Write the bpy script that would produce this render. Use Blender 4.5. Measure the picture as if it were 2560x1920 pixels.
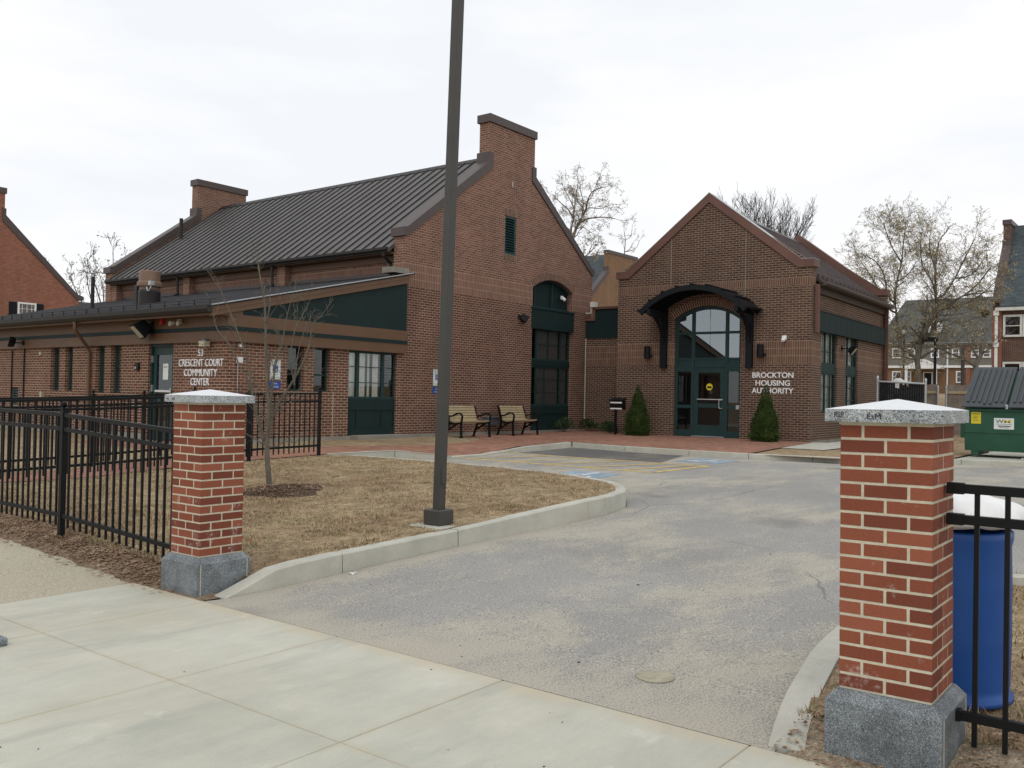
import bpy, bmesh, math, random
from mathutils import Vector, Matrix
from mathutils.geometry import tessellate_polygon
from mathutils import noise as mnoise
for o in list(bpy.data.objects): bpy.data.objects.remove(o)
random.seed(7)
R = random.random
def U(a, b): return a + (b - a) * random.random()

# ---------------------------------------------------------------- camera
scene = bpy.context.scene
cam_d = bpy.data.cameras.new('camera'); cam = bpy.data.objects.new('camera', cam_d)
scene.collection.objects.link(cam)
cam_d.sensor_width = 36.0; cam_d.lens = 31.907; cam_d.clip_start = 0.05; cam_d.clip_end = 3000
cam.matrix_world = Matrix(((0.6105651, -0.0226781, -0.7916413, 0), (-0.7917179, 0.0075426, -0.6108403, 0), (0.0198238, 0.9997144, -0.0133494, 1.63), (0, 0, 0, 1)))
scene.camera = cam
scene.render.resolution_x = 1024; scene.render.resolution_y = 768
scene.view_settings.view_transform = 'Standard'; scene.view_settings.look = 'None'
scene.view_settings.exposure = 0.0; scene.view_settings.gamma = 1.0

# ---------------------------------------------------------------- overcast sky and weak broad sun
SUN_EL, SUN_AZ = math.radians(52), math.radians(200)   # azimuth measured from +X towards +Y
world = bpy.data.worlds.new('World'); scene.world = world; world.use_nodes = True
nt = world.node_tree; nt.nodes.clear()
def N(t, typ, **kw):
    n = t.nodes.new(typ)
    for k, v in kw.items():
        if k.startswith('i_'):
            n.inputs[k[2:].replace('_', ' ')].default_value = v
        else: setattr(n, k, v)
    return n
out = N(nt, 'ShaderNodeOutputWorld'); bg = N(nt, 'ShaderNodeBackground'); bg.inputs['Strength'].default_value = 0.1
sky = N(nt, 'ShaderNodeTexSky', sky_type='NISHITA', sun_disc=False, sun_elevation=SUN_EL, sun_rotation=math.radians(90) - SUN_AZ)
tc = N(nt, 'ShaderNodeTexCoord'); mp = N(nt, 'ShaderNodeMapping'); mp.inputs['Scale'].default_value = (1.0, 1.0, 3.6)
n1 = N(nt, 'ShaderNodeTexNoise', i_Scale=2.1, i_Detail=5.0, i_Roughness=0.55)
cr = N(nt, 'ShaderNodeValToRGB'); cr.color_ramp.elements[0].position = 0.36; cr.color_ramp.elements[1].position = 0.60
cr.color_ramp.elements[0].color = (9.35, 9.6, 9.95, 1); cr.color_ramp.elements[1].color = (10.8, 10.75, 10.8, 1)
mx = N(nt, 'ShaderNodeMixRGB'); mx.inputs[0].default_value = 0.96
nt.links.new(tc.outputs['Generated'], mp.inputs[0]); nt.links.new(mp.outputs[0], n1.inputs['Vector'])
nt.links.new(n1.outputs['Fac'], cr.inputs[0]); nt.links.new(sky.outputs[0], mx.inputs[1]); nt.links.new(cr.outputs[0], mx.inputs[2])
nt.links.new(mx.outputs[0], bg.inputs['Color']); nt.links.new(bg.outputs[0], out.inputs[0])
sun_d = bpy.data.lights.new('sun', 'SUN'); sun_d.energy = 0.6; sun_d.angle = math.radians(25); sun_d.color = (1.0, 0.96, 0.90)
sun = bpy.data.objects.new('sun', sun_d); scene.collection.objects.link(sun)
sd = Vector((math.cos(SUN_EL) * math.cos(SUN_AZ), math.cos(SUN_EL) * math.sin(SUN_AZ), math.sin(SUN_EL)))
sun.rotation_euler = sd.to_track_quat('Z', 'Y').to_euler()

# ---------------------------------------------------------------- helpers
COL = scene.collection
def interp(x, pts):
    if x <= pts[0][0]: return pts[0][1]
    for (a, b), (c, d) in zip(pts, pts[1:]):
        if x <= c: return b + (d - b) * (x - a) / (c - a)
    return pts[-1][1]
def clamp(x, a, b): return max(a, min(b, x))
class Frame:
    def __init__(s, o, u, v, w): s.o, s.u, s.v, s.w = Vector(o), Vector(u).normalized(), Vector(v).normalized(), Vector(w).normalized()
    def P(s, a, b, c=0.0): return s.o + s.u * a + s.v * b + s.w * c
    def at(s, a, b, c): return Frame(s.P(a, b, c), s.u, s.v, s.w)
WORLD = Frame((0, 0, 0), (1, 0, 0), (0, 1, 0), (0, 0, 1))
class MB:
    def __init__(s): s.v = []; s.f = []; s.m = []; s.sm = []; s.mi = 0; s.smooth = False
    def face(s, pts):
        n = len(s.v); s.v += [tuple(p) for p in pts]; s.f.append(tuple(range(n, n + len(pts)))); s.m.append(s.mi); s.sm.append(s.smooth)
    def idx(s, verts, faces):
        n = len(s.v); s.v += [tuple(p) for p in verts]
        for f in faces: s.f.append(tuple(i + n for i in f)); s.m.append(s.mi); s.sm.append(s.smooth)
    def box(s, a, b, F=WORLD):
        x0, y0, z0 = a; x1, y1, z1 = b
        if x0 > x1: x0, x1 = x1, x0
        if y0 > y1: y0, y1 = y1, y0
        if z0 > z1: z0, z1 = z1, z0
        P = [F.P(x, y, z) for z in (z0, z1) for y in (y0, y1) for x in (x0, x1)]
        fl = [(0, 2, 3, 1), (4, 5, 7, 6), (0, 1, 5, 4), (2, 6, 7, 3), (0, 4, 6, 2), (1, 3, 7, 5)]
        if F.u.cross(F.v).dot(F.w) < 0: fl = [tuple(reversed(q)) for q in fl]
        s.idx(P, fl); return s
    def prism(s, loops, d0, d1, F=WORLD, back=True):
        """loops: [outer, hole, ...] of (a,b) in the frame; extruded along w from d0 (front) to d1 (back)"""
        loops = [[Vector((p[0], p[1], 0)) for p in l] for l in loops]
        flat = [p for l in loops for p in l]
        tris = tessellate_polygon(loops)
        flip = (F.u.cross(F.v).dot(F.w) < 0)
        for d, sgn in ((d0, 1), (d1, -1)):
            if d == d1 and not back: continue
            for t in tris:
                a, b, c = [flat[i] for i in t]
                ar = (b.x - a.x) * (c.y - a.y) - (b.y - a.y) * (c.x - a.x)
                if abs(ar) < 1e-12: continue
                want = (1 if d0 > d1 else -1) * sgn * (-1 if flip else 1)
                q = (a, b, c) if ar * want > 0 else (a, c, b)
                s.face([F.P(p.x, p.y, d) for p in q])
        for l in loops:
            n = len(l)
            for i in range(n):
                p, q = l[i], l[(i + 1) % n]
                s.face([F.P(p.x, p.y, d0), F.P(p.x, p.y, d1), F.P(q.x, q.y, d1), F.P(q.x, q.y, d0)])
        return s
    def wallrect(s, F, a0, b0, a1, b1, holes, d0, d1):
        A = sorted({a0, a1} | {h[0] for h in holes} | {h[2] for h in holes}); B = sorted({b0, b1} | {h[1] for h in holes} | {h[3] for h in holes})
        for i in range(len(A) - 1):
            for j in range(len(B) - 1):
                ca, cb = (A[i] + A[i + 1]) / 2, (B[j] + B[j + 1]) / 2
                if any(h[0] < ca < h[2] and h[1] < cb < h[3] for h in holes): continue
                for d in (d0, d1): 
                    q = [(A[i], B[j]), (A[i + 1], B[j]), (A[i + 1], B[j + 1]), (A[i], B[j + 1])]
                    if (F.u.cross(F.v).dot(F.w) < 0) != (d == d1): q = q[::-1]
                    s.face([F.P(x, y, d) for x, y in q])
        for (x0, y0, x1, y1) in [(a0, b0, a1, b1)] + list(holes):
            q = [(x0, y0), (x1, y0), (x1, y1), (x0, y1)]
            for k in range(4): a, b = q[k], q[(k + 1) % 4]; s.face([F.P(*a, d0), F.P(*a, d1), F.P(*b, d1), F.P(*b, d0)])
        return s
    def tube(s, pts, rad, n=6, caps=True):
        pts = [Vector(p) for p in pts]
        if not hasattr(rad, '__len__'): rad = [rad] * len(pts)
        rings = []; prev = None
        for i, p in enumerate(pts):
            d = (pts[min(i + 1, len(pts) - 1)] - pts[max(i - 1, 0)])
            if d.length < 1e-9: d = Vector((0, 0, 1))
            d.normalize()
            if prev is None: a = d.orthogonal().normalized()
            else:
                a = prev - d * prev.dot(d)
                a = a.normalized() if a.length > 1e-6 else d.orthogonal().normalized()
            prev = a; b = d.cross(a)
            rings.append([p + (a * math.cos(2 * math.pi * k / n) + b * math.sin(2 * math.pi * k / n)) * rad[i] for k in range(n)])
        V = [q for r in rings for q in r]; Fs = []
        for i in range(len(pts) - 1):
            for k in range(n):
                k2 = (k + 1) % n; Fs.append((i * n + k, i * n + k2, (i + 1) * n + k2, (i + 1) * n + k))
        if caps:
            Fs.append(tuple(reversed(range(n)))); Fs.append(tuple((len(pts) - 1) * n + k for k in range(n)))
        s.idx(V, Fs); return s
    def bar(s, pts, w, h, up=(0, 0, 1)):
        """rectangular section swept along pts"""
        up = Vector(up); pts = [Vector(p) for p in pts]; V = []; Fs = []
        for i, p in enumerate(pts):
            d = (pts[min(i + 1, len(pts) - 1)] - pts[max(i - 1, 0)]).normalized()
            sd_ = d.cross(up).normalized(); u2 = sd_.cross(d).normalized()
            V += [p + sd_ * w / 2 + u2 * h / 2, p - sd_ * w / 2 + u2 * h / 2, p - sd_ * w / 2 - u2 * h / 2, p + sd_ * w / 2 - u2 * h / 2]
        n = len(pts)
        for i in range(n - 1):
            for k in range(4): Fs.append((i * 4 + k, i * 4 + (k + 1) % 4, (i + 1) * 4 + (k + 1) % 4, (i + 1) * 4 + k))
        Fs.append((3, 2, 1, 0)); Fs.append(tuple((n - 1) * 4 + k for k in range(4)))
        s.idx(V, Fs); return s
    def lathe(s, prof, c=(0, 0, 0), n=20, axis=None):
        """prof: (r,z) list from bottom up"""
        c = Vector(c); V = []; Fs = []
        F = axis or Frame(c, (1, 0, 0), (0, 1, 0), (0, 0, 1))
        for r, z in prof:
            for k in range(n):
                a = 2 * math.pi * k / n; V.append(F.P(r * math.cos(a), r * math.sin(a), z))
        for i in range(len(prof) - 1):
            for k in range(n):
                k2 = (k + 1) % n; Fs.append((i * n + k, i * n + k2, (i + 1) * n + k2, (i + 1) * n + k))
        if prof[0][0] > 1e-5: Fs.append(tuple(reversed(range(n))))
        if prof[-1][0] > 1e-5: Fs.append(tuple((len(prof) - 1) * n + k for k in range(n)))
        s.idx(V, Fs); return s
    def build(s, name, mats, parent=None, local=False, bevel=0, smooth_angle=None, label=None):
        me = bpy.data.meshes.new(name); me.from_pydata(s.v, [], s.f)
        if not isinstance(mats, (list, tuple)): mats = [mats]
        for m in mats: me.materials.append(m)
        me.polygons.foreach_set('material_index', s.m); me.polygons.foreach_set('use_smooth', s.sm)
        uvl = me.uv_layers.new(name='UVMap'); me.update()
        uv = [0.0] * (2 * len(me.loops)); Z = Vector((0, 0, 1)); vs = me.vertices
        for p in me.polygons:
            nrm = p.normal
            if abs(nrm.z) > 0.995 or nrm.length < .5:
                for li in p.loop_indices:
                    c = vs[me.loops[li].vertex_index].co; uv[2 * li] = c.x; uv[2 * li + 1] = c.y
            else:
                t = Z.cross(nrm).normalized(); b = nrm.cross(t)
                if b.z < 0: b = -b
                for li in p.loop_indices:
                    c = vs[me.loops[li].vertex_index].co; uv[2 * li] = c.dot(t); uv[2 * li + 1] = c.dot(b)
        uvl.data.foreach_set('uv', uv)
        o = bpy.data.objects.new(name, me); COL.objects.link(o)
        if parent is not None:
            o.parent = parent
            if not local: o.matrix_parent_inverse = full(parent).inverted()
        if bevel:
            md = o.modifiers.new('bevel', 'BEVEL'); md.width = bevel; md.segments = 2; md.limit_method = 'ANGLE'; md.angle_limit = math.radians(40)
        if label: o['label'] = label
        return o
def full(o):
    m = o.matrix_basis.copy()
    if o.parent: m = full(o.parent) @ o.matrix_parent_inverse @ m
    return m
def tag(o, label=None, cat=None, group=None, kind=None):
    if label: o['label'] = label
    if cat: o['category'] = cat
    if group: o['group'] = group
    if kind: o['kind'] = kind
    return o
def thing(name, label, cat, loc=(0, 0, 0), rz=0.0, group=None):
    o = bpy.data.objects.new(name, None); COL.objects.link(o); o.location = loc; o.rotation_euler = (0, 0, rz)
    o.empty_display_size = 0.2
    o.matrix_basis = Matrix.Translation(Vector(loc)) @ Matrix.Rotation(rz, 4, 'Z')
    return tag(o, label, cat, group)
def structure(o): o['kind'] = 'structure'; return o
def kids(o): return [c for c in bpy.data.objects if c.parent is o]
def copy_tree(o, parent=None):
    c = o.copy(); COL.objects.link(c)
    if parent is not None: c.parent = parent
    for ch in kids(o):
        if ch is not c: copy_tree(ch, c)
    return c
def text_obj(name, s, F, a, b, height, mat, parent, width=None, depth=0.02, align='CENTER', bold=0.0):
    """letters from the built-in font, turned into mesh; (a,b) is the middle/left of the baseline in frame F, facing w"""
    cu = bpy.data.curves.new(name, 'FONT'); cu.body = s; cu.size = 1.0; cu.align_x = align; cu.extrude = 0.5; cu.offset = bold
    cu.resolution_u = 4
    to = bpy.data.objects.new(name, cu); COL.objects.link(to)
    dg = bpy.context.evaluated_depsgraph_get(); dg.update()
    me = bpy.data.meshes.new_from_object(to.evaluated_get(dg)); bpy.data.objects.remove(to)
    xs = [v.co.x for v in me.vertices]; ys = [v.co.y for v in me.vertices]
    cap = 0.69 if not s.islower() else 0.53
    sy = height / 0.70; sx = sy
    if width: sx = width / max(1e-6, max(xs) - min(xs))
    for v in me.vertices: v.co = F.P(a + v.co.x * sx, b + v.co.y * sy, (v.co.z + 0.5) * depth)
    me.materials.clear(); me.materials.append(mat)
    if F.u.cross(F.v).dot(F.w) < 0: me.flip_normals()
    o = bpy.data.objects.new(name, me); COL.objects.link(o)
    if parent is not None: o.parent = parent; o.matrix_parent_inverse = full(parent).inverted()
    return o

# ---------------------------------------------------------------- materials
def newmat(name):
    m = bpy.data.materials.new(name); m.use_nodes = True; t = m.node_tree
    b = t.nodes['Principled BSDF']; return m, t, b
def ramp(t, fac, stops):
    r = N(t, 'ShaderNodeValToRGB'); e = r.color_ramp.elements
    while len(e) < len(stops): e.new(0.5)
    for el, (p, c) in zip(e, stops):
        el.position = p; el.color = (c[0], c[1], c[2], 1) if hasattr(c, '__len__') else (c, c, c, 1)
    t.links.new(fac, r.inputs[0]); return r.outputs[0]
def coord(t, kind='Object', scale=(1, 1, 1), rot=0.0, loc=(0, 0, 0)):
    tc = N(t, 'ShaderNodeTexCoord'); mp = N(t, 'ShaderNodeMapping'); mp.inputs['Scale'].default_value = scale
    mp.inputs['Rotation'].default_value = (0, 0, rot); mp.inputs['Location'].default_value = loc
    if kind == 'World':
        g = N(t, 'ShaderNodeNewGeometry'); t.links.new(g.outputs['Position'], mp.inputs[0])
    else: t.links.new(tc.outputs[kind], mp.inputs[0])
    return mp.outputs[0]
def noise(t, vec, scale, detail=3.0, rough=0.5, dist=0.0):
    n = N(t, 'ShaderNodeTexNoise', i_Scale=scale, i_Detail=detail, i_Roughness=rough, i_Distortion=dist)
    t.links.new(vec, n.inputs['Vector']); return n.outputs['Fac']
def mixc(t, fac, a, b, mode='MIX'):
    m = N(t, 'ShaderNodeMixRGB', blend_type=mode)
    for i, x in ((0, fac), (1, a), (2, b)):
        if hasattr(x, 'default_value') or isinstance(x, bpy.types.NodeSocket): t.links.new(x, m.inputs[i])
        elif i == 0: m.inputs[0].default_value = x
        else: m.inputs[i].default_value = (x[0], x[1], x[2], 1)
    return m.outputs[0]
def mth(t, op, a, b=None, c=None):
    m = N(t, 'ShaderNodeMath', operation=op)
    for i, x in enumerate((a, b, c)):
        if x is None: continue
        if isinstance(x, bpy.types.NodeSocket): t.links.new(x, m.inputs[i])
        else: m.inputs[i].default_value = x
    return m.outputs[0]
def bump(t, b, h, strength=0.3, dist=0.01):
    n = N(t, 'ShaderNodeBump'); n.inputs['Strength'].default_value = strength; n.inputs['Distance'].default_value = dist
    t.links.new(h, n.inputs['Height']); t.links.new(n.outputs[0], b.inputs['Normal'])
def simple(name, col, rough=0.6, metal=0.0, var=0.12, scale=4.0, spec=0.4, bmp=0.0, bscale=60):
    m, t, b = newmat(name); v = coord(t, 'World')
    n = noise(t, v, scale, 4.0, 0.6)
    lo = [c * (1 - var) for c in col]; hi = [min(1, c * (1 + var)) for c in col]
    c = ramp(t, n, [(0.3, lo), (0.7, hi)]); t.links.new(c, b.inputs['Base Color'])
    b.inputs['Roughness'].default_value = rough; b.inputs['Metallic'].default_value = metal; b.inputs['Specular IOR Level'].default_value = spec
    if bmp: bump(t, b, noise(t, v, bscale, 3.0), bmp, 0.005)
    return m
def brickmat(name, c1, c2, c3, mortar, bands=(), ms=0.0068, upper=None, bw=0.2032, rh=0.0677, stain=0.25, phase=0.0, soldier_col=None):
    m, t, b = newmat(name); uvn = coord(t, 'UV', loc=(0.0, -phase, 0)); pos = coord(t, 'World')
    def tex(w, h, off, vec):
        k = N(t, 'ShaderNodeTexBrick', offset=off, squash=1.0); k.inputs['Scale'].default_value = 1.0
        k.inputs['Brick Width'].default_value = w; k.inputs['Row Height'].default_value = h
        k.inputs['Mortar Size'].default_value = ms; k.inputs['Mortar Smooth'].default_value = 0.15; k.inputs['Bias'].default_value = 0.0
        k.inputs['Color1'].default_value = (0, 0, 0, 1); k.inputs['Color2'].default_value = (1, 1, 1, 1); k.inputs['Mortar'].default_value = (0.5, 0.5, 0.5, 1)
        t.links.new(vec, k.inputs['Vector']); return k
    k = tex(bw, rh, 0.5, uvn); colv, fac = k.outputs['Color'], k.outputs['Fac']
    bc = ramp(t, colv, [(0.0, c1), (0.5, c2), (1.0, c3)])
    sep = N(t, 'ShaderNodeSeparateXYZ'); tc = N(t, 'ShaderNodeTexCoord'); t.links.new(tc.outputs['UV'], sep.inputs[0])
    for (z0, z1, rows) in bands:
        mp = N(t, 'ShaderNodeMapping'); mp.inputs['Location'].default_value = (0.02, -z0, 0); t.links.new(tc.outputs['UV'], mp.inputs[0])
        k2 = tex(rh, (z1 - z0) / rows, 0.0, mp.outputs[0])
        inb = mth(t, 'MULTIPLY', mth(t, 'GREATER_THAN', sep.outputs['Y'], z0), mth(t, 'LESS_THAN', sep.outputs['Y'], z1))
        sc = soldier_col or (c1, c2, c3)
        b2 = ramp(t, k2.outputs['Color'], [(0.0, sc[0]), (0.5, sc[1]), (1.0, sc[2])])
        bc = mixc(t, inb, bc, b2); fac = mth(t, 'ADD', mth(t, 'MULTIPLY', fac, mth(t, 'SUBTRACT', 1.0, inb)), mth(t, 'MULTIPLY', k2.outputs['Fac'], inb))
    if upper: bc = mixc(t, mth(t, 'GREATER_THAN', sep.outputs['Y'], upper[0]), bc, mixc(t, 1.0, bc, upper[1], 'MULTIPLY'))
    big = noise(t, pos, 0.45, 4.0, 0.6); bc = mixc(t, 1.0, bc, ramp(t, big, [(0.3, 1 - stain * 0.5), (0.7, 1 + stain * 0.35)]), 'MULTIPLY')
    bc = mixc(t, 1.0, bc, ramp(t, noise(t, coord(t, 'World', (1, 1, .12)), 2.4, 5.0, .65), [(0.3, 0.86), (0.7, 1.12)]), 'MULTIPLY')
    grit = noise(t, pos, 90, 2.0); bc = mixc(t, 1.0, bc, ramp(t, grit, [(0.3, 0.88), (0.7, 1.1)]), 'MULTIPLY')
    mo = mixc(t, 1.0, mortar, ramp(t, noise(t, pos, 1.6, 5.0, 0.65), [(0.3, 0.72), (0.7, 1.1)]), 'MULTIPLY')
    c = mixc(t, fac, bc, mo); t.links.new(c, b.inputs['Base Color']); b.inputs['Roughness'].default_value = 0.88; b.inputs['Specular IOR Level'].default_value = 0.25
    bump(t, b, mth(t, 'SUBTRACT', 1.0, fac), 0.5, 0.006)
    return m
M = {}
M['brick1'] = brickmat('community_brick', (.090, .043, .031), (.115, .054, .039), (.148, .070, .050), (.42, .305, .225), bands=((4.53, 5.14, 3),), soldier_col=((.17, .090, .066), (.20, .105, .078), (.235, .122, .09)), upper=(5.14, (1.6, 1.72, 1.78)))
M['brick_wing'] = brickmat('wing_brick', (.096, .046, .032), (.128, .059, .041), (.185, .080, .053), (.47, .365, .265))
M['brick2'] = brickmat('office_brick', (.066, .036, .027), (.084, .046, .034), (.110, .060, .043), (.35, .268, .195), bands=((2.74, 3.38, 3), (4.98, 5.19, 1)), soldier_col=((.115, .062, .043), (.14, .075, .052), (.165, .088, .062)))
M['arch1'] = brickmat('arch_brick', (.11, .058, .042), (.135, .07, .05), (.16, .085, .06), (.34, .25, .18), ms=.0002)
M['brick_red'] = brickmat('house_brick', (.21, .075, .045), (.26, .09, .055), (.30, .11, .07), (.36, .26, .2))
M['brick_tan'] = brickmat('far_brick', (.19, .115, .065), (.23, .135, .075), (.26, .15, .09), (.30, .2, .13))
M['brick_dark'] = brickmat('dark_house_brick', (.065, .035, .028), (.09, .045, .035), (.115, .055, .04), (.3, .24, .19))
M['paver'] = brickmat('paving_brick', (.23, .115, .078), (.29, .145, .098), (.35, .18, .125), (.27, .20, .15), ms=0.003, bw=0.2, rh=0.1)
M['green'] = simple('dark_green_paint', (.010, .0245, .0245), 0.6, var=0.12, scale=1.3, spec=.2)
M['green_frame'] = simple('green_window_frame', (.015, .042, .041), 0.5, var=0.1, scale=3.0, spec=.25)
M['brown'] = simple('brown_trim', (.128, .070, .038), 0.55, var=0.08, scale=2.0)
M['brown_dark'] = simple('dark_brown_fascia', (.05, .034, .027), .6)
M['gutter'] = simple('dark_bronze_gutter', (.022, .020, .019), 0.5, var=0.15, spec=0.3)
M['cope1'] = simple('bronze_coping', (.075, .058, .055), 0.5, var=0.08)
M['cope2'] = simple('copper_brown_coping', (.135, .066, .048), 0.5, var=0.16, scale=1.4)
M['awning'] = simple('black_canopy_steel', (.005, .007, .010), 0.5, var=0.1, spec=.22)
M['black'] = simple('black_powder_coat', (.006, .0065, .007), 0.5, var=0.15, spec=0.2)
M['lampblack'] = simple('black_lamp_housing', (.007, .008, .010), 0.5, spec=.2)
M['white'] = simple('white_paint', (.78, .79, .78), 0.45, var=0.04)
M['offwhite'] = simple('aged_white_trim', (.62, .63, .60), 0.5, var=0.08)
M['letter'] = simple('white_letter', (.82, .82, .82), 0.4, var=0.02)
M['steel'] = simple('galvanised_steel', (.42, .44, .45), 0.4, metal=0.6, var=0.1)
M['chrome'] = simple('brushed_metal', (.62, .62, .62), 0.28, metal=0.8, var=0.05)
M['pole'] = simple('bronze_pole_paint', (.052, .049, .043), 0.45, var=0.08, spec=0.4)
M['mortar_old'] = simple('old_mortar', (.40, .31, .23), .95, var=.15)
M['found'] = simple('foundation_concrete', (.25, .235, .195), 0.9, var=0.25, scale=1.5, bmp=0.2)
M['beige'] = simple('pale_box', (.42, .40, .30), 0.6)
M['louver'] = simple('teal_louver', (.022, .060, .062), 0.45)
M['grey_box'] = simple('grey_enclosure', (.10, .11, .12), 0.5)
M['red'] = simple('red_strobe', (.45, .02, .015), 0.4)
M['dark'] = simple('dark_interior', (.018, .017, .016), 0.95)
M['floor_in'] = simple('interior_floor', (.08, .07, .06), 0.9)
M['blue_sign'] = simple('blue_sign_face', (.010, .070, .32), 0.4, var=0.03)
M['sign_white'] = simple('sign_white_face', (.66, .70, .68), 0.4, var=0.04)
M['sign_green'] = simple('sign_green_text', (.03, .16, .10), 0.4, var=0.03)
M['yellow_sign'] = simple('yellow_sticker', (.62, .50, .02), 0.5, var=0.04)
M['curtain'] = simple('pale_curtain', (.52, .55, .50), 0.9, var=0.08, scale=9)
M['curtain_grey'] = simple('grey_blinds', (.34, .35, .33), 0.9, var=0.15, scale=14); M['curtain_pale'] = simple('pale_blinds', (.85, .88, .82), 0.9, var=0.1, scale=10)
M['siding'] = simple('grey_siding', (.17, .16, .135), 0.7)
M['ink'] = simple('black_marker_ink', (.03, .012, .03), 0.7)

def glass(name, refl=0.22, tint=(.75, .80, .80), trans=0.55):
    m, t, b = newmat(name); t.nodes.remove(b); o = [n for n in t.nodes if n.type == 'OUTPUT_MATERIAL'][0]
    tr = N(t, 'ShaderNodeBsdfTransparent'); tr.inputs[0].default_value = (trans, trans, trans, 1)
    gl = N(t, 'ShaderNodeBsdfGlossy'); gl.inputs[0].default_value = (tint[0], tint[1], tint[2], 1); gl.inputs[1].default_value = 0.015
    fr = N(t, 'ShaderNodeFresnel'); fr.inputs[0].default_value = 1.5
    f = mth(t, 'ADD', mth(t, 'MULTIPLY', fr.outputs[0], 1.0), refl)
    mx = N(t, 'ShaderNodeMixShader'); t.links.new(f, mx.inputs[0]); t.links.new(tr.outputs[0], mx.inputs[1]); t.links.new(gl.outputs[0], mx.inputs[2])
    t.links.new(mx.outputs[0], o.inputs[0]); return m
M['glass'] = glass('window_glass', 0.06, trans=.9); M['glass_dark'] = glass('tinted_glass', 0.05, trans=0.6); M['glass_mirror'] = glass('coated_glass', 0.26, (.72, .80, .84), 0.3)

def m_granite(name, base, dark, light, scale=260):
    m, t, b = newmat(name); v = coord(t, 'World')
    vo = N(t, 'ShaderNodeTexVoronoi', i_Scale=scale); t.links.new(v, vo.inputs['Vector'])
    sx = N(t, 'ShaderNodeSeparateColor'); t.links.new(vo.outputs['Color'], sx.inputs[0])
    c = ramp(t, sx.outputs[0], [(0.0, dark), (0.32, base), (0.62, base), (0.95, light)])
    c = mixc(t, 1.0, c, ramp(t, noise(t, v, 6.0, 5.0, .65), [(0.3, 0.6), (0.7, 1.35)]), 'MULTIPLY')
    t.links.new(c, b.inputs['Base Color']); b.inputs['Roughness'].default_value = 0.6; bump(t, b, sx.outputs[0], 0.15, 0.002); return m
M['granite'] = m_granite('grey_granite', (.14, .158, .17), (.045, .052, .06), (.30, .33, .345), 260)
M['granite_cap'] = m_granite('flamed_granite_side', (.30, .33, .34), (.05, .06, .065), (.62, .64, .64), 210)
M['granite_top'] = simple('honed_granite_top', (.70, .715, .735), 0.5, var=0.05, scale=40)

def m_pillar():
    m, t, b = newmat('pillar_brick_face'); v = coord(t, 'World'); oi = N(t, 'ShaderNodeAttribute', attribute_name='tone')
    c = ramp(t, oi.outputs['Fac'], [(0.0, (.165, .046, .026)), (0.45, (.225, .063, .033)), (1.0, (.285, .090, .050))])
    c = mixc(t, 1.0, c, ramp(t, noise(t, v, 120, 3.0), [(0.3, 0.9), (0.7, 1.1)]), 'MULTIPLY')
    spz = N(t, 'ShaderNodeSeparateXYZ'); t.links.new(v, spz.inputs[0]); st = mth(t, 'ADD', noise(t, v, 6.5, 5.0, 0.7), mth(t, 'MULTIPLY', mth(t, 'MAXIMUM', mth(t, 'SUBTRACT', .62, spz.outputs[2]), 0.0), .30)); st2 = noise(t, v, 45, 3.0, 0.7)
    f = mth(t, 'MULTIPLY', ramp(t, st, [(0.60, 0.0), (0.72, 1.0)]), ramp(t, st2, [(0.45, 0.0), (0.62, 0.75)]))
    c = mixc(t, f, c, (.50, .42, .38)); t.links.new(c, b.inputs['Base Color']); b.inputs['Roughness'].default_value = 0.8; b.inputs['Specular IOR Level'].default_value = 0.3
    bump(t, b, noise(t, v, 140, 3.0), 0.2, 0.003); return m
M['pbrick'] = m_pillar()
M['mortar'] = simple('cream_mortar', (.56, .51, .39), 0.95, var=0.12, scale=25, bmp=0.6, bscale=220)

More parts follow.
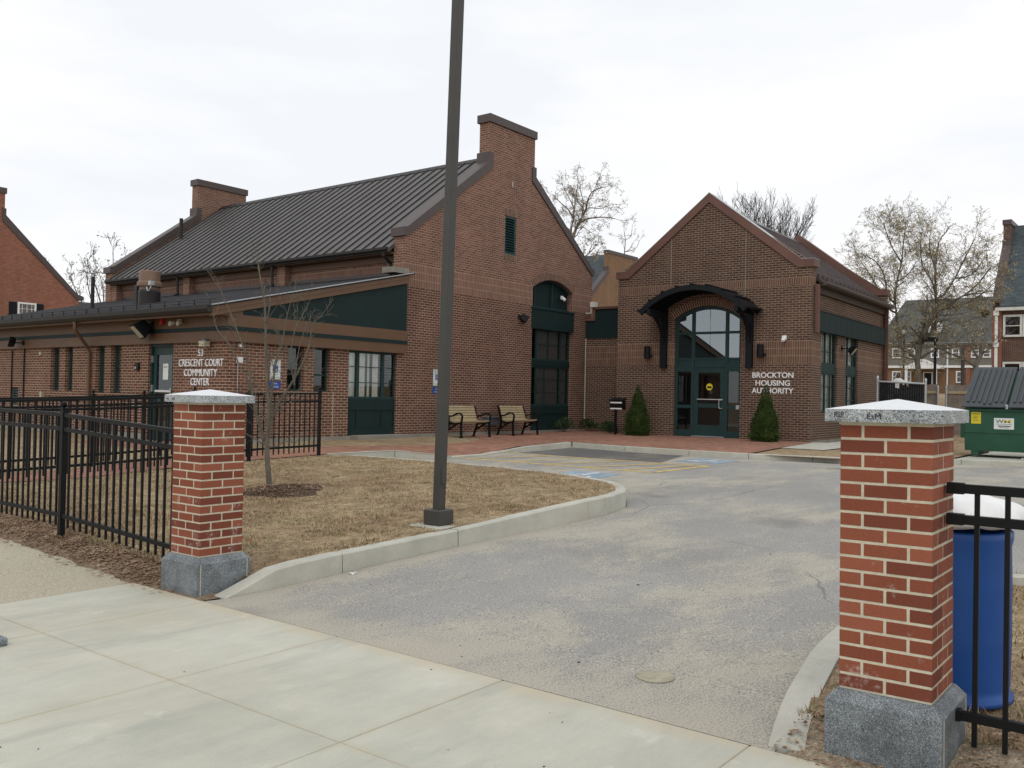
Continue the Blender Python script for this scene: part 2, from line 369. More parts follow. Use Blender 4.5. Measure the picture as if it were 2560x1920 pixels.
def m_asphalt(name, grey, sand, amount=0.5, rot=0.0, fine=85, spots=1, edge=0):
    m, t, b = newmat(name); v = coord(t, 'World', (0.55, 1.0, 1.0), rot); v1 = coord(t, 'World')
    big = noise(t, v, 0.75, 6.0, 0.62, 0.4); mid = noise(t, v, 3.3, 4.0, 0.6); fn = noise(t, v1, fine, 2.0, 0.6); fn2 = noise(t, v1, 26, 4.0, 0.7)
    s = mth(t, 'ADD', mth(t, 'MULTIPLY', big, 0.85), mth(t, 'MULTIPLY', mid, 0.40)); s = mth(t, 'ADD', s, mth(t, 'MULTIPLY', fn, 0.55)); s = mth(t, 'ADD', s, mth(t, 'MULTIPLY', fn2, 0.35))
    s = mth(t, 'DIVIDE', s, 2.15)
    if edge:
        sp = N(t, 'ShaderNodeSeparateXYZ'); t.links.new(v1, sp.inputs[0]); near = mth(t, 'MAXIMUM', mth(t, 'SUBTRACT', 1.0, mth(t, 'DIVIDE', mth(t, 'SUBTRACT', sp.outputs[0], 4.13), 1.1)), 0.0)
        rim = mth(t, 'MAXIMUM', mth(t, 'SUBTRACT', 1.0, mth(t, 'DIVIDE', mth(t, 'ABSOLUTE', mth(t, 'SUBTRACT', sp.outputs[1], 6.1)), 0.3)), 0.0); rim = mth(t, 'MULTIPLY', rim, mth(t, 'LESS_THAN', sp.outputs[0], 10.5))
        s = mth(t, 'ADD', s, mth(t, 'MULTIPLY', mth(t, 'MAXIMUM', near, mth(t, 'MULTIPLY', rim, .8)), 0.055))
    f = ramp(t, s, [(0.545 - 0.06 * amount - .022, 0.0), (0.58 - 0.06 * amount + .022, 1.0)])
    g = mixc(t, 1.0, grey, ramp(t, fn, [(0.32, 0.68), (0.68, 1.34)]), 'MULTIPLY')
    g = mixc(t, 1.0, g, ramp(t, noise(t, v1, 0.35, 3.0), [(0.3, 0.88), (0.7, 1.1)]), 'MULTIPLY')
    sa = mixc(t, 1.0, sand, ramp(t, fn, [(0.32, 0.80), (0.68, 1.18)]), 'MULTIPLY')
    c = mixc(t, mth(t, 'MULTIPLY', f, 0.66), g, sa)
    ve = N(t, 'ShaderNodeTexVoronoi', feature='DISTANCE_TO_EDGE'); ve.inputs['Scale'].default_value = 0.32; wob = N(t, 'ShaderNodeTexNoise', i_Scale=1.7, i_Detail=5.0); t.links.new(v1, wob.inputs['Vector'])
    t.links.new(mixc(t, 0.16, v1, wob.outputs['Color']), ve.inputs['Vector']); ck = mth(t, 'MULTIPLY', ramp(t, ve.outputs['Distance'], [(0.0, 1.0), (0.004, 0.0)]), ramp(t, noise(t, v1, .45, 3.0), [(.5, 0.0), (.58, .6)])); c = mixc(t, ck, c, (.09, .085, .078))
    c = mixc(t, ramp(t, noise(t, v1, .8, 2.0, .4), [(.66, 0.0), (.76, .45)]), c, (.13, .125, .12))
    vo = N(t, 'ShaderNodeTexVoronoi', i_Scale=9.0); t.links.new(v1, vo.inputs['Vector'])
    c = mixc(t, ramp(t, vo.outputs['Distance'], [(0.02, 0.4 * spots), (0.04, 0.0)]), c, (.10, .09, .08))
    t.links.new(c, b.inputs['Base Color']); b.inputs['Roughness'].default_value = 0.92; b.inputs['Specular IOR Level'].default_value = 0.2
    bump(t, b, fn, 0.4, 0.004); return m
M['asphalt'] = m_asphalt('worn_asphalt_with_sand', (.285, .279, .264), (.47, .43, .34), 0.84, edge=1)
M['asphalt_walk'] = m_asphalt('old_asphalt_footpath', (.40, .365, .28), (.46, .41, .31), 0.8, spots=0)
def m_concrete(name, c0, c1, tint, scl=1.0, joints=False):
    m, t, b = newmat(name); v = coord(t, 'World', (1, 1, 1)); vs = coord(t, 'World', (0.35, 1.6, 1), 0.35)
    n = noise(t, v, 0.9 * scl, 6.0, 0.65); c = ramp(t, n, [(0.32, c0), (0.68, c1)])
    c = mixc(t, ramp(t, noise(t, v, 0.5, 5.0, 0.6, 0.6), [(0.5, 0.0), (0.72, 0.6)]), c, tint)
    c = mixc(t, 1.0, c, ramp(t, noise(t, vs, 4.0, 5.0, 0.7), [(0.3, 0.93), (0.7, 1.05)]), 'MULTIPLY')
    fn = noise(t, v, 130, 2.0); c = mixc(t, 1.0, c, ramp(t, fn, [(0.25, 0.9), (0.75, 1.08)]), 'MULTIPLY')
    vo = N(t, 'ShaderNodeTexVoronoi', i_Scale=5.0); t.links.new(v, vo.inputs['Vector'])
    c = mixc(t, ramp(t, vo.outputs['Distance'], [(0.015, 0.35), (0.03, 0.0)]), c, (.18, .17, .15))
    if joints:
        sp = N(t, 'ShaderNodeSeparateXYZ'); t.links.new(v, sp.inputs[0]); wv = mth(t, 'MULTIPLY', mth(t, 'SUBTRACT', noise(t, v, 2.2, 3.0), .5), .10); d = None
        for ax, val in ((0, 2.9), (0, 1.6), (1, 6.13), (1, 4.62), (1, 3.21), (1, 1.72)):
            q = mth(t, 'ABSOLUTE', mth(t, 'SUBTRACT', sp.outputs[ax], val)); d = q if d is None else mth(t, 'MINIMUM', d, q)
        jm = ramp(t, mth(t, 'ADD', d, wv), [(0.0, 0.75), (0.045, 0.0)]); c = mixc(t, mth(t, 'MULTIPLY', mth(t, 'MULTIPLY', jm, .7), ramp(t, noise(t, v, 6, 4.0, .7), [(.4, .2), (.6, 1)])), c, (.47, .41, .29))
        em = ramp(t, mth(t, 'ADD', mth(t, 'SUBTRACT', 4.13, sp.outputs[0]), mth(t, 'MULTIPLY', wv, 3.0)), [(0.0, 0.8), (0.16, 0.0)]); c = mixc(t, em, c, (.50, .44, .32))
        c = mixc(t, ramp(t, noise(t, vs, 1.3, 5.0, .65, .8), [(0.52, 0.0), (0.68, 0.5)]), c, (.35, .36, .32))
        c = mixc(t, ramp(t, noise(t, v, 3.0, 5.0, .7), [(0.60, 0.0), (0.72, 0.5)]), c, (.62, .61, .54))
    t.links.new(c, b.inputs['Base Color']); b.inputs['Roughness'].default_value = 0.85; b.inputs['Specular IOR Level'].default_value = 0.3
    bump(t, b, fn, 0.15, 0.003); return m
M['concrete'] = m_concrete('sidewalk_concrete', (.43, .43, .36), (.545, .54, .46), (.52, .48, .38), joints=True)
M['kerb'] = m_concrete('kerb_concrete', (.40, .395, .335), (.53, .52, .455), (.44, .40, .31), 2.0)
def m_grass(name, cols, gscale=1.0):
    m, t, b = newmat(name); v = coord(t, 'World'); v2 = coord(t, 'World', (0.6, 1.5, 1), 0.6)
    n = noise(t, v2, 26 * gscale, 4.0, 0.7); c = ramp(t, n, [(0.32, cols[0]), (0.5, cols[1]), (0.68, cols[2])])
    c = mixc(t, ramp(t, noise(t, v, 1.1, 4.0, 0.6), [(0.46, 0.0), (0.62, 0.75)]), c, cols[3])
    c = mixc(t, ramp(t, noise(t, v, 3.1, 5.0, 0.65), [(0.55, 0.0), (0.70, 0.55)]), c, cols[4])
    c = mixc(t, 1.0, c, ramp(t, noise(t, v, 7.0, 5.0, 0.7), [(0.35, 0.72), (0.65, 1.22)]), 'MULTIPLY')
    c = mixc(t, 1.0, c, ramp(t, noise(t, v, 95, 2.0), [(0.3, 0.7), (0.7, 1.25)]), 'MULTIPLY')
    t.links.new(c, b.inputs['Base Color']); b.inputs['Roughness'].default_value = 0.95; b.inputs['Specular IOR Level'].default_value = 0.1
    bump(t, b, n, 0.8, 0.03); return m
M['lawn'] = m_grass('dormant_lawn', ((.23, .165, .095), (.36, .275, .17), (.50, .40, .27), (.26, .18, .11), (.20, .20, .09)))
M['dirt'] = m_grass('leaf_litter_dirt', ((.17, .12, .08), (.27, .20, .14), (.40, .31, .22), (.24, .17, .11), (.22, .19, .10)), 1.6)
M['blade'] = m_grass('dry_grass_blades', ((.29, .215, .13), (.45, .35, .22), (.60, .49, .33), (.38, .28, .18), (.22, .24, .10)), 0.5)
M['asphalt_dark'] = m_asphalt('darker_sealed_asphalt', (.125, .122, .118), (.30, .27, .21), .25)
M['sandy'] = m_grass('sandy_soil', ((.24, .185, .13), (.38, .31, .225), (.50, .43, .32), (.30, .24, .17), (.22, .19, .11)), 1.8)
M['inner'] = simple('interior_plaster', (.13, .125, .115), .9)
M['mulch'] = m_grass('bark_mulch', ((.05, .032, .022), (.10, .065, .045), (.20, .15, .11), (.07, .045, .03), (.11, .08, .05)), 2.0)
M['yellow_line'] = simple('worn_yellow_marking', (.62, .44, .13), 0.8, var=0.3, scale=7)
M['blue_mark'] = simple('worn_blue_marking', (.24, .315, .385), 0.8, var=0.25, scale=5)
M['white_mark'] = simple('worn_white_marking', (.62, .64, .66), 0.8, var=0.15, scale=9)
def m_roof(name, c, rough=0.45, var=.15):
    return simple(name, c, rough, var=var, scale=1.2, spec=0.5)
M['seam'] = m_roof('standing_seam_metal', (.088, .083, .080), 0.55)
M['seam_rib'] = m_roof('seam_ribs', (.033, .031, .031), 0.6)
def m_shingle(name, c):
    m, t, b = newmat(name); uvn = coord(t, 'UV')
    k = N(t, 'ShaderNodeTexBrick', offset=0.5); k.inputs['Scale'].default_value = 1; k.inputs['Brick Width'].default_value = 0.3; k.inputs['Row Height'].default_value = 0.14
    k.inputs['Mortar Size'].default_value = 0.012; k.inputs['Color1'].default_value = (c[0] * .8, c[1] * .8, c[2] * .8, 1); k.inputs['Color2'].default_value = (c[0] * 1.25, c[1] * 1.25, c[2] * 1.25, 1)
    k.inputs['Mortar'].default_value = (c[0] * .55, c[1] * .55, c[2] * .55, 1); t.links.new(uvn, k.inputs['Vector'])
    cc = mixc(t, 1.0, k.outputs['Color'], ramp(t, noise(t, coord(t, 'World'), 0.8, 4.0), [(0.3, 0.85), (0.7, 1.15)]), 'MULTIPLY')
    t.links.new(cc, b.inputs['Base Color']); b.inputs['Roughness'].default_value = 0.95; b.inputs['Specular IOR Level'].default_value = .12; return m
M['shingle_brown'] = m_shingle('brown_shingles', (.062, .047, .045)); M['shingle_grey'] = m_shingle('blue_grey_shingles', (.075, .092, .10)); M['shingle_wing'] = m_shingle('dark_wing_shingles', (.032, .033, .037)); M['shingle_far'] = m_shingle('faded_grey_shingles', (.105, .108, .10))
def m_bark(name, c):
    m, t, b = newmat(name); v = coord(t, 'World', (1, 1, 0.25)); n = noise(t, v, 22, 4.0, 0.7)
    t.links.new(ramp(t, n, [(0.3, [x * .65 for x in c]), (0.7, [x * 1.35 for x in c])]), b.inputs['Base Color']); b.inputs['Roughness'].default_value = 0.9
    bump(t, b, n, 0.4, 0.01); return m
M['bark'] = m_bark('grey_bark', (.11, .095, .075)); M['bark_young'] = m_bark('young_bark', (.12, .105, .08)); M['bark_dark'] = m_bark('dark_bark', (.055, .048, .045)); M['twig'] = m_bark('pale_twigs', (.17, .135, .105))
def m_leaf(name, a, bb, cc):
    m, t, b = newmat(name); v = coord(t, 'World'); n = noise(t, v, 5.0, 3.0, 0.7)
    t.links.new(ramp(t, n, [(0.3, a), (0.5, bb), (0.7, cc)]), b.inputs['Base Color']); b.inputs['Roughness'].default_value = 0.8; b.inputs['Specular IOR Level'].default_value = 0.15; return m
M['leaf_shrub'] = m_leaf('arborvitae_foliage', (.020, .040, .008), (.036, .062, .014), (.065, .095, .024))
M['leaf_low'] = m_leaf('low_shrub_foliage', (.018, .036, .012), (.03, .055, .02), (.05, .08, .03))
M['seed'] = m_leaf('tan_seed_clusters', (.27, .23, .12), (.38, .32, .18), (.50, .44, .28)); M['seed_grey'] = m_leaf('grey_seed_clusters', (.26, .25, .20), (.38, .36, .30), (.48, .46, .40))
M['dead_leaf'] = m_leaf('dead_leaves', (.15, .09, .055), (.28, .18, .115), (.46, .35, .24))
M['bin_green'] = simple('dumpster_green', (.012, .070, .036), 0.5, var=0.2, scale=1.6)
M['bin_lid'] = simple('grey_plastic_lid', (.040, .048, .053), 0.5, var=0.1)
M['barrel'] = simple('blue_plastic_barrel', (.014, .085, .33), 0.4, var=0.12, scale=2.0)
M['bag'] = simple('white_plastic_bag', (.80, .81, .80), 0.5, var=0.05, scale=12, bmp=0.35, bscale=14)
M['slat'] = simple('tan_bench_slats', (.36, .29, .17), 0.6, var=0.15, scale=8)
M['wood'] = simple('weathered_fence_boards', (.20, .165, .14), 0.85, var=0.25, scale=3)
M['skin'] = simple('skin', (.12, .07, .05), 0.6); M['hood'] = simple('white_hooded_cloth', (.6, .6, .6), 0.9)
M['vent'] = simple('tan_duct_paint', (.20, .125, .085), 0.5, var=0.1)
# ================================================================ SETTING: ground, road, pavements
LOT = [(4.1, 0.0), (4.7, 0.0), (10, .16), (14, .285), (16, .33), (19, .34), (30, .40)]
UP = [(4.1, .04), (4.8, .12), (5.5, .19), (7.1, .24), (9.4, .36), (10.75, .385), (12.3, .42), (14, .45), (19, .46), (25, .49), (40, .6)]
def lot(x, y): return interp(x, LOT)
def up(x, y):
    z = interp(x, UP)
    if x < 7: z += .07 * clamp((y - 6.8) / 2.5, 0, 1) * clamp((7 - x) / 2.0, 0, 1)
    return z
def walk(x, y): return .10 * clamp((y - 7.17) / 2.2, 0, 1)
def sheet(name, pts, zfn, mat, cx=(), cy=(), dz=0.0, kind='structure', rough=0.0, parent=None):
    bm = bmesh.new(); vs = [bm.verts.new((p[0], p[1], 0)) for p in pts]; bm.faces.new(vs)
    for axis, cuts in ((0, cx), (1, cy)):
        for c in cuts:
            no = (1, 0, 0) if axis == 0 else (0, 1, 0); co = (c, 0, 0) if axis == 0 else (0, c, 0)
            g = bm.verts[:] + bm.edges[:] + bm.faces[:]
            bmesh.ops.bisect_plane(bm, geom=g, dist=1e-5, plane_co=co, plane_no=no)
    bmesh.ops.triangulate(bm, faces=bm.faces[:])
    for v in bm.verts: v.co.z = zfn(v.co.x, v.co.y) + dz + (U(-rough, rough) if rough else 0)
    for f in bm.faces:
        f.normal_update()
        if f.normal.z < 0: f.normal_flip()
    me = bpy.data.meshes.new(name); bm.to_mesh(me); bm.free(); me.materials.append(mat)
    uvl = me.uv_layers.new(name='UVMap')
    for l in me.loops: c = me.vertices[l.vertex_index].co; uvl.data[l.index].uv = (c.x, c.y)
    o = bpy.data.objects.new(name, me); COL.objects.link(o)
    if kind: o['kind'] = kind
    if parent: o.parent = parent
    return o
# wide ground sheet to the horizon
GB = [(-600, -.08), (4.0, -.08), (4.6, -.04), (9, .06), (14, .18), (19, .25), (24, .40), (30, .44), (40, 1.1), (50, 1.6), (100, 2.75), (700, 3.2)]
def gb(x, y): return interp(x, GB)
sheet('ground', [(-600, -700), (700, -700), (700, 700), (-600, 700)], gb, M['lawn'], cx=[4, 4.6, 9, 14, 19, 24, 30, 40, 50, 100], cy=[-40, 0, 40])

# concrete apron slabs with sand-filled joints
xs = [-3.6, -2.3, -1.0, .3, 1.6, 2.9, 4.13]; ys = [-4.6, -3.0, -1.4, .22, 1.72, 3.21, 4.62, 6.13, 7.17]
mb = MB(); g = .0045
for i in range(len(xs) - 1):
    for j in range(len(ys) - 1):
        x0, x1, y0, y1 = xs[i] + g, xs[i + 1] - g, ys[j] + g, ys[j + 1] - g
        if i == len(xs) - 2: x1 = xs[i + 1]
        z = U(-.0015, .0015)
        mb.idx([(x0, y0, z), (x1, y0, z), (x1, y1, z), (x0, y1, z), (x0 - .006, y0 - .006, z - .02), (x1 + .006, y0 - .006, z - .02), (x1 + .006, y1 + .006, z - .02), (x0 - .006, y1 + .006, z - .02)],
               [(0, 1, 2, 3), (4, 5, 1, 0), (5, 6, 2, 1), (6, 7, 3, 2), (7, 4, 0, 3)])
structure(mb.build('sidewalk', M['concrete'], bevel=0.004))
M['joint'] = simple('sand_filled_joint', (.34, .31, .235), .95, var=.25, scale=14)
sheet('joint_bed', [(-3.6, -4.6), (4.13, -4.6), (4.13, 7.17), (-3.6, 7.17)], lambda x, y: -.006, M['joint'])
sheet('asphalt_path', [(-6, 7.17), (4.16, 7.17), (4.22, 8.4), (4.13, 9.7), (4.15, 40), (-6, 40)], walk, M['asphalt_walk'], cy=[7.5, 8, 8.7, 9.4, 12, 20])
# driveway and car park
isl = [(4.28, 6.10), (5.5, 6.12), (7.1, 6.13), (8.4, 6.08), (9.4, 6.04), (10.0, 6.06), (10.6, 6.20), (11.1, 6.50), (11.5, 6.95), (11.8, 7.55), (12.02, 8.3), (12.15, 9.2), (12.24, 10.5), (12.28, 12.0), (12.22, 13.0), (12.0, 13.80)]
lotp = [(4.13, 1.60), (5.0, 1.84), (6.0, 1.92), (7.5, 1.9), (8.3, 1.6), (8.8, .8), (9.0, 0), (9.1, -12), (60, -12), (60, -6), (23, -6), (22.2, 1.5), (21.75, 3.3), (21.35, 4.3), (20.4, 5.3), (19.55, 6.1), (19.42, 6.9), (19.12, 8.1), (19.12, 9.6), (19.3, 11.4), (19.72, 13.2),
        (17.49, 12.86), (15.45, 12.61), (14.3, 12.58), (13.46, 13.42), (12.0, 13.80)]
lotfull = lotp + isl[::-1][1:] + [(4.13, 6.15)]
cutsx = [4.7, 10, 14, 16, 19, 30]
sheet('driveway', lotfull, lot, M['asphalt'], cx=cutsx, cy=[-6, 0, 3, 6, 9])
# raised lawn and planting ground
cx2 = [4.8, 5.5, 6.2, 7.1, 8.2, 9.4, 10.75, 12.3, 14, 19]; cy2 = [7.2, 8.0, 9.3, 11, 13.6, 15.2, 20, 26, 33]
def inset(pts, d):
    r = []
    for i, p in enumerate(pts):
        a = Vector(pts[max(i - 1, 0)]); b = Vector(pts[min(i + 1, len(pts) - 1)]); t = (b - a).normalized(); n = Vector((-t.y, t.x)); r.append((p[0] + n.x * d, p[1] + n.y * d))
    return r
isl_in = inset(isl, .12)
lawn_poly = [(4.22, 6.25)] + isl_in[1:] + [(11.9, 13.7), (4.7, 13.66), (4.7, 40), (4.15, 40), (4.15, 9.7), (4.24, 8.4), (4.20, 7.17)]
DT = 4.62
def litter(x, y): return interp(x, [(4.1, 1), (4.62, 1), (4.9, 0)])
sheet('lawn', [(4.62, 6.25)] + isl_in[1:] + [(11.9, 13.72), (4.62, 13.66)], up, M['lawn'], cx=cx2, cy=cy2, rough=.006)
def dirtz(x, y): return walk(x, y) + interp(x, [(3.98, -.012), (4.14, .001), (4.3, .028), (4.62, .04)]) * (1 if x < 4.14 else clamp((y - 6.2) / .7, .12, 1)) + .03 * clamp((y - 6.8) / 1, 0, 1) * clamp((x - 4.12) / .2, 0, 1) + .010 * mnoise.noise(Vector((x * 5, y * 4, 1.7)))
sheet('dirt_strip', [(3.98, 6.16), (4.62, 6.16), (4.62, 40), (3.98, 40)], dirtz, M['dirt'], cx=[4.02, 4.06, 4.10, 4.14, 4.2, 4.3, 4.45], cy=[6.3 + .12 * k for k in range(50)] + [12.5, 14, 18, 24], rough=.002)
lawn2 = sheet('lawn', [(4.62, 15.12), (11.94, 15.12), (11.94, 40), (4.62, 40)], up, M['lawn'], cx=cx2, cy=cy2)
sheet('lawn', [(4.75, -12), (9.02, -12), (8.92, 0), (8.7, .75), (8.25, 1.5), (7.45, 1.78), (6.0, 1.8), (5.0, 1.72), (4.62, 1.62), (4.62, -12)], lambda x, y: interp(x, [(4.62, .05), (4.95, .07), (5.6, .13), (9, .19)]), M['lawn'], cx=[5.5, 7], cy=[-6, -2, 0, 1])
sheet('dirt_strip', [(4.04, -12), (4.62, -12), (4.62, 1.62), (4.35, 1.60), (4.04, 1.52)], lambda x, y: interp(x, [(4.04, -.012), (4.13, .003), (4.35, .05), (4.62, .09)]) - (.045 if y > .9 else 0) * clamp((x - 4.13) / .3, 0, 1), M['sandy'], cx=[4.25, 4.35, 4.5], cy=[-6, -1, .3, .8, 1.0, 1.3], rough=.006)
# brick plaza and walkway
plaza = [(4.62, 13.70), (12.0, 13.84), (13.56, 13.50), (14.32, 12.64), (15.45, 12.68), (17.47, 12.93), (19.80, 13.34), (19.40, 11.4), (19.22, 9.6), (19.22, 8.12), (22.0, 8.50), (25.6, 8.9), (25.6, 15.4), (26.4, 15.4), (26.4, 17.2), (19.9, 17.2), (19.0, 15.7), (17.6, 14.75), (15.4, 14.3), (13.3, 15.4), (11.94, 15.12), (4.62, 15.12)]
def upp(x, y):
    z = up(x, y) + .004
    d = max(abs(x - 14.9) - .75, 0) + max(abs(y - 12.62) - .1, 0)      # flush dropped kerb in front of the ramp
    return z - clamp(.118 * (1 - d / 1.3), 0, .118)
sheet('brick_paving', plaza, upp, M['paver'], cx=[5.5, 7.1, 8.2, 9.4, 10.75, 12.3, 13, 13.6, 14.1, 14.6, 15.2, 15.65, 16.2, 16.9, 18, 19], cy=[12.8, 13.1, 13.5, 14, 15])
sheet('brick_paving', [(10.3, 15.13), (11.93, 15.13), (11.93, 21), (10.3, 21)], lambda x, y: up(x, y) + .006, M['paver'], cx=[10.75])
sheet('lawn', [(11.95, 17.1), (11.95, 15.16), (13.3, 15.42), (15.4, 14.32), (17.6, 14.77), (19.0, 15.72), (19.9, 17.1)], lambda x, y: up(x, y) - .01 + .02 * clamp(y - 15.5, 0, 1), M['lawn'], cx=[14, 17], cy=[15.5, 16.5])
sheet('lawn', [(19.2, 8.08), (19.25, 6.2), (19.75, 6.15), (20.5, 5.45), (21.4, 4.5), (26, 4.5), (26, 7.2), (22, 7.4), (22, 8.46)], lambda x, y: up(x, y) - .012, M['lawn'], cx=[22])
sheet('footpath', [(22.0, 7.42), (40, 7.2), (40, 8.0), (25.6, 8.55), (25.4, 8.86), (22, 8.48)], lambda x, y: up(x, y) + .002, M['kerb'], cx=[25])
sheet('pad', [(21.5, 4.42), (21.9, 3.3), (22.3, 1.5), (23.1, -6), (29, -6), (29, 4.42)], lambda x, y: .455, M['kerb'])

# kerbs
def kerb(name, pts, width, ztop, joints, zbot=-.15, gap=.006):
    """pts: outer (road side) path; the kerb lies to its left"""
    P = [Vector((p[0], p[1], 0)) for p in pts]; L = [0]
    for a, b in zip(P, P[1:]): L.append(L[-1] + (b - a).length)
    def atl(s):
        s = clamp(s, 0, L[-1])
        for i in range(len(P) - 1):
            if s <= L[i + 1] + 1e-9: return P[i].lerp(P[i + 1], (s - L[i]) / (L[i + 1] - L[i]))
        return P[-1]
    js = [0] + [j for j in joints if 0 < j < L[-1]] + [L[-1]]; mb = MB()
    for a, b in zip(js, js[1:]):
        a += gap; b -= gap; n = max(2, int((b - a) / .22)); V = []
        jit = (U(-.004, .004), U(-.004, .004))
        for i in range(n + 1):
            s = a + (b - a) * i / n; p = atl(s); t = (atl(s + .12) - atl(s - .12)).normalized(); nn = Vector((-t.y, t.x, 0))
            zt = ztop(p.x, p.y) + jit[1]; p = p + nn * jit[0]
            q = p + nn * width; c = .012
            V += [(p.x, p.y, zbot + lot(p.x, p.y)), (p.x + nn.x * .012, p.y + nn.y * .012, zt - c), (p.x + nn.x * (.012 + c), p.y + nn.y * (.012 + c), zt), (q.x, q.y, zt), (q.x, q.y, zbot + lot(p.x, p.y))]
        F_ = []
        for i in range(n):
            for k in range(4): F_.append((i * 5 + k, (i + 1) * 5 + k, (i + 1) * 5 + k + 1, i * 5 + k + 1))
        F_.append((4, 3, 2, 1, 0)); F_.append(tuple(n * 5 + k for k in range(5))); mb.idx(V, F_)
    return structure(mb.build(name, M['kerb']))
KT = [(4.28, .0), (4.36, .02), (4.82, .172), (5.5, .198), (7.1, .242), (9.4, .368), (10.75, .392), (12.3, .42)]
isl2 = []
for i in range(len(isl) - 1):
    for k in range(3): isl2.append(tuple(Vector(isl[i]).lerp(Vector(isl[i + 1]), k / 3)))
isl2.append(isl[-1])
kerb('kerb', isl2, .15, lambda x, y: interp(x, KT), [1.24, 2.82, 5.14, 7.25, 8.8, 10.4, 12.2, 14.0])
kerb('kerb', [(12.0, 13.80), (12.7, 13.64), (13.46, 13.44), (13.46, 13.43), (13.9, 12.98), (14.3, 12.58)][::-1], -.13, lambda x, y: interp(x, [(13.5, .45), (14.3, .335)]) if y < 13.43 else interp(x, [(12, .42), (13.5, .455)]), [1.19])
kerb('kerb', [(14.3, 12.58), (15.45, 12.61)], .14, lambda x, y: .345, [])
kerb('kerb', [(15.45, 12.61), (16.4, 12.74), (17.49, 12.86), (19.72, 13.20)], .14, lambda x, y: interp(x, [(15.45, .345), (17.2, .45), (19.7, .462)]), [2.05, 4.3])
kerb('kerb', [(19.72, 13.2), (19.3, 11.4), (19.12, 9.6), (19.12, 8.1), (19.42, 6.9), (19.55, 6.1), (20.4, 5.3), (21.35, 4.3), (21.75, 3.3), (22.2, 1.5), (23, -6)], .14, lambda x, y: .462, [1.88, 3.7, 5.15, 6.5, 8.2, 9.8, 11.5, 13.2, 15])
kerb('kerb', [(4.16, 1.62), (4.45, 1.70), (4.8, 1.78), (5.3, 1.85), (6.0, 1.90), (7.5, 1.88), (8.3, 1.58), (8.8, .78), (9.0, 0), (9.1, -12)], -.14, lambda x, y: interp(x, [(4.16, .006), (4.9, .07), (5.6, .16), (9, .26)]), [1.2, 3, 4.8])
# painted markings, 4 mm above the asphalt
def stripe(a, b, w): 
    a = Vector(a); b = Vector(b); t = (b - a).normalized(); n = Vector((-t.y, t.x)) * w / 2; k = 8
    return [tuple(a + n)] + [tuple(a.lerp(b, i / k) + n) for i in range(1, k)] + [tuple(b + n), tuple(b - n)] + [tuple(a.lerp(b, i / k) - n) for i in range(k - 1, 0, -1)] + [tuple(a - n)]
def lotsurf(x, y): return lot(x, y)
sheet('driveway_patch', [(16.55, 8.9), (18.95, 9.6), (19.05, 11.3), (19.45, 13.0), (17.6, 12.75), (16.6, 12.6)], lot, M['asphalt_dark'], cx=[19], dz=.003)
mk = []
mk.append(stripe((14.60, 13.0), (14.57, 8.0), .10)); mk.append(stripe((16.34, 12.78), (16.40, 7.75), .10)); mk.append(stripe((14.62, 7.97), (16.36, 7.78), .10))
for y0 in (12.3, 11.35, 10.4, 9.5, 8.65):
    mk.append(stripe((14.65, y0), (16.28, y0 - .86 if y0 > 8.7 else 8.05), .09))
for i, p in enumerate(mk): sheet('parking_marking', p, lotsurf, M['yellow_line'], cx=cutsx, dz=.004 + .0007 * (i % 4) )
def wheelchair(cx_, cy_, s):
    """access symbol, head towards +X"""
    b = [(-.75, -.62), (.75, -.62), (.75, .62), (-.75, .62)]
    sheet('parking_marking', [(cx_ + x * s, cy_ + y * s) for x, y in b], lotsurf, M['blue_mark'], cx=cutsx, dz=.004)
    pcs = [stripe((.42, .02), (-.02, .05), .13), stripe((-.02, .05), (-.06, -.26), .11), stripe((-.06, -.26), (-.46, -.36), .11), stripe((.22, .03), (.20, -.24), .09)]
    pcs.append([(.56 + .10 * math.cos(t * math.pi / 6), .04 + .10 * math.sin(t * math.pi / 6)) for t in range(12)])
    ring = [(-.16 + .32 * math.cos(math.radians(a)), .04 + .32 * math.sin(math.radians(a))) for a in range(60, 300, 15)]
    ring2 = [(-.16 + .23 * math.cos(math.radians(a)), .04 + .23 * math.sin(math.radians(a))) for a in range(285, 45, -15)]
    pcs.append(ring + ring2)
    for p in pcs: sheet('parking_marking', [(cx_ + x * s, cy_ - y * s) for x, y in p], lotsurf, M['white_mark'], dz=.008)
wheelchair(13.35, 8.75, .78); wheelchair(17.75, 8.45, .78)

# grass blades: one mass nobody could count
def grass_mesh(n, region, zf, seed, dens=None, h=(.010, .034), name='grass', mat='blade', flat=.8):
    rnd = random.Random(seed); V = []; F_ = []
    x0, x1, y0, y1 = region; k = 0; tries = 0
    while k < n and tries < n * 6:
        tries += 1
        x = x0 + (x1 - x0) * (rnd.random() ** 1.25); y = y0 + (y1 - y0) * rnd.random()
        if dens and not dens(x, y): continue
        cl = mnoise.noise(Vector((x * 2.3, y * 2.3, seed))) + .6 * mnoise.noise(Vector((x * 8, y * 8, seed + 5)))
        if cl < -.25 and rnd.random() < .6: continue
        z = zf(x, y) - .004; a = rnd.random() * 6.283; hh = (h[0] + (h[1] - h[0]) * rnd.random() ** 2) * clamp(1 + 1.1 * cl, .35, 1.9); w = .0035 + .0035 * rnd.random()
        l = hh * flat * rnd.random() * 1.6; dx, dy = math.cos(a), math.sin(a); i = len(V)
        V += [(x - dy * w, y + dx * w, z), (x + dy * w, y - dx * w, z), (x + dx * l, y + dy * l, z + hh)]; F_.append((i, i + 1, i + 2)); k += 1
    me = bpy.data.meshes.new(name); me.from_pydata(V, [], F_); me.materials.append(M[mat]); o = bpy.data.objects.new(name, me); COL.objects.link(o)
    return o
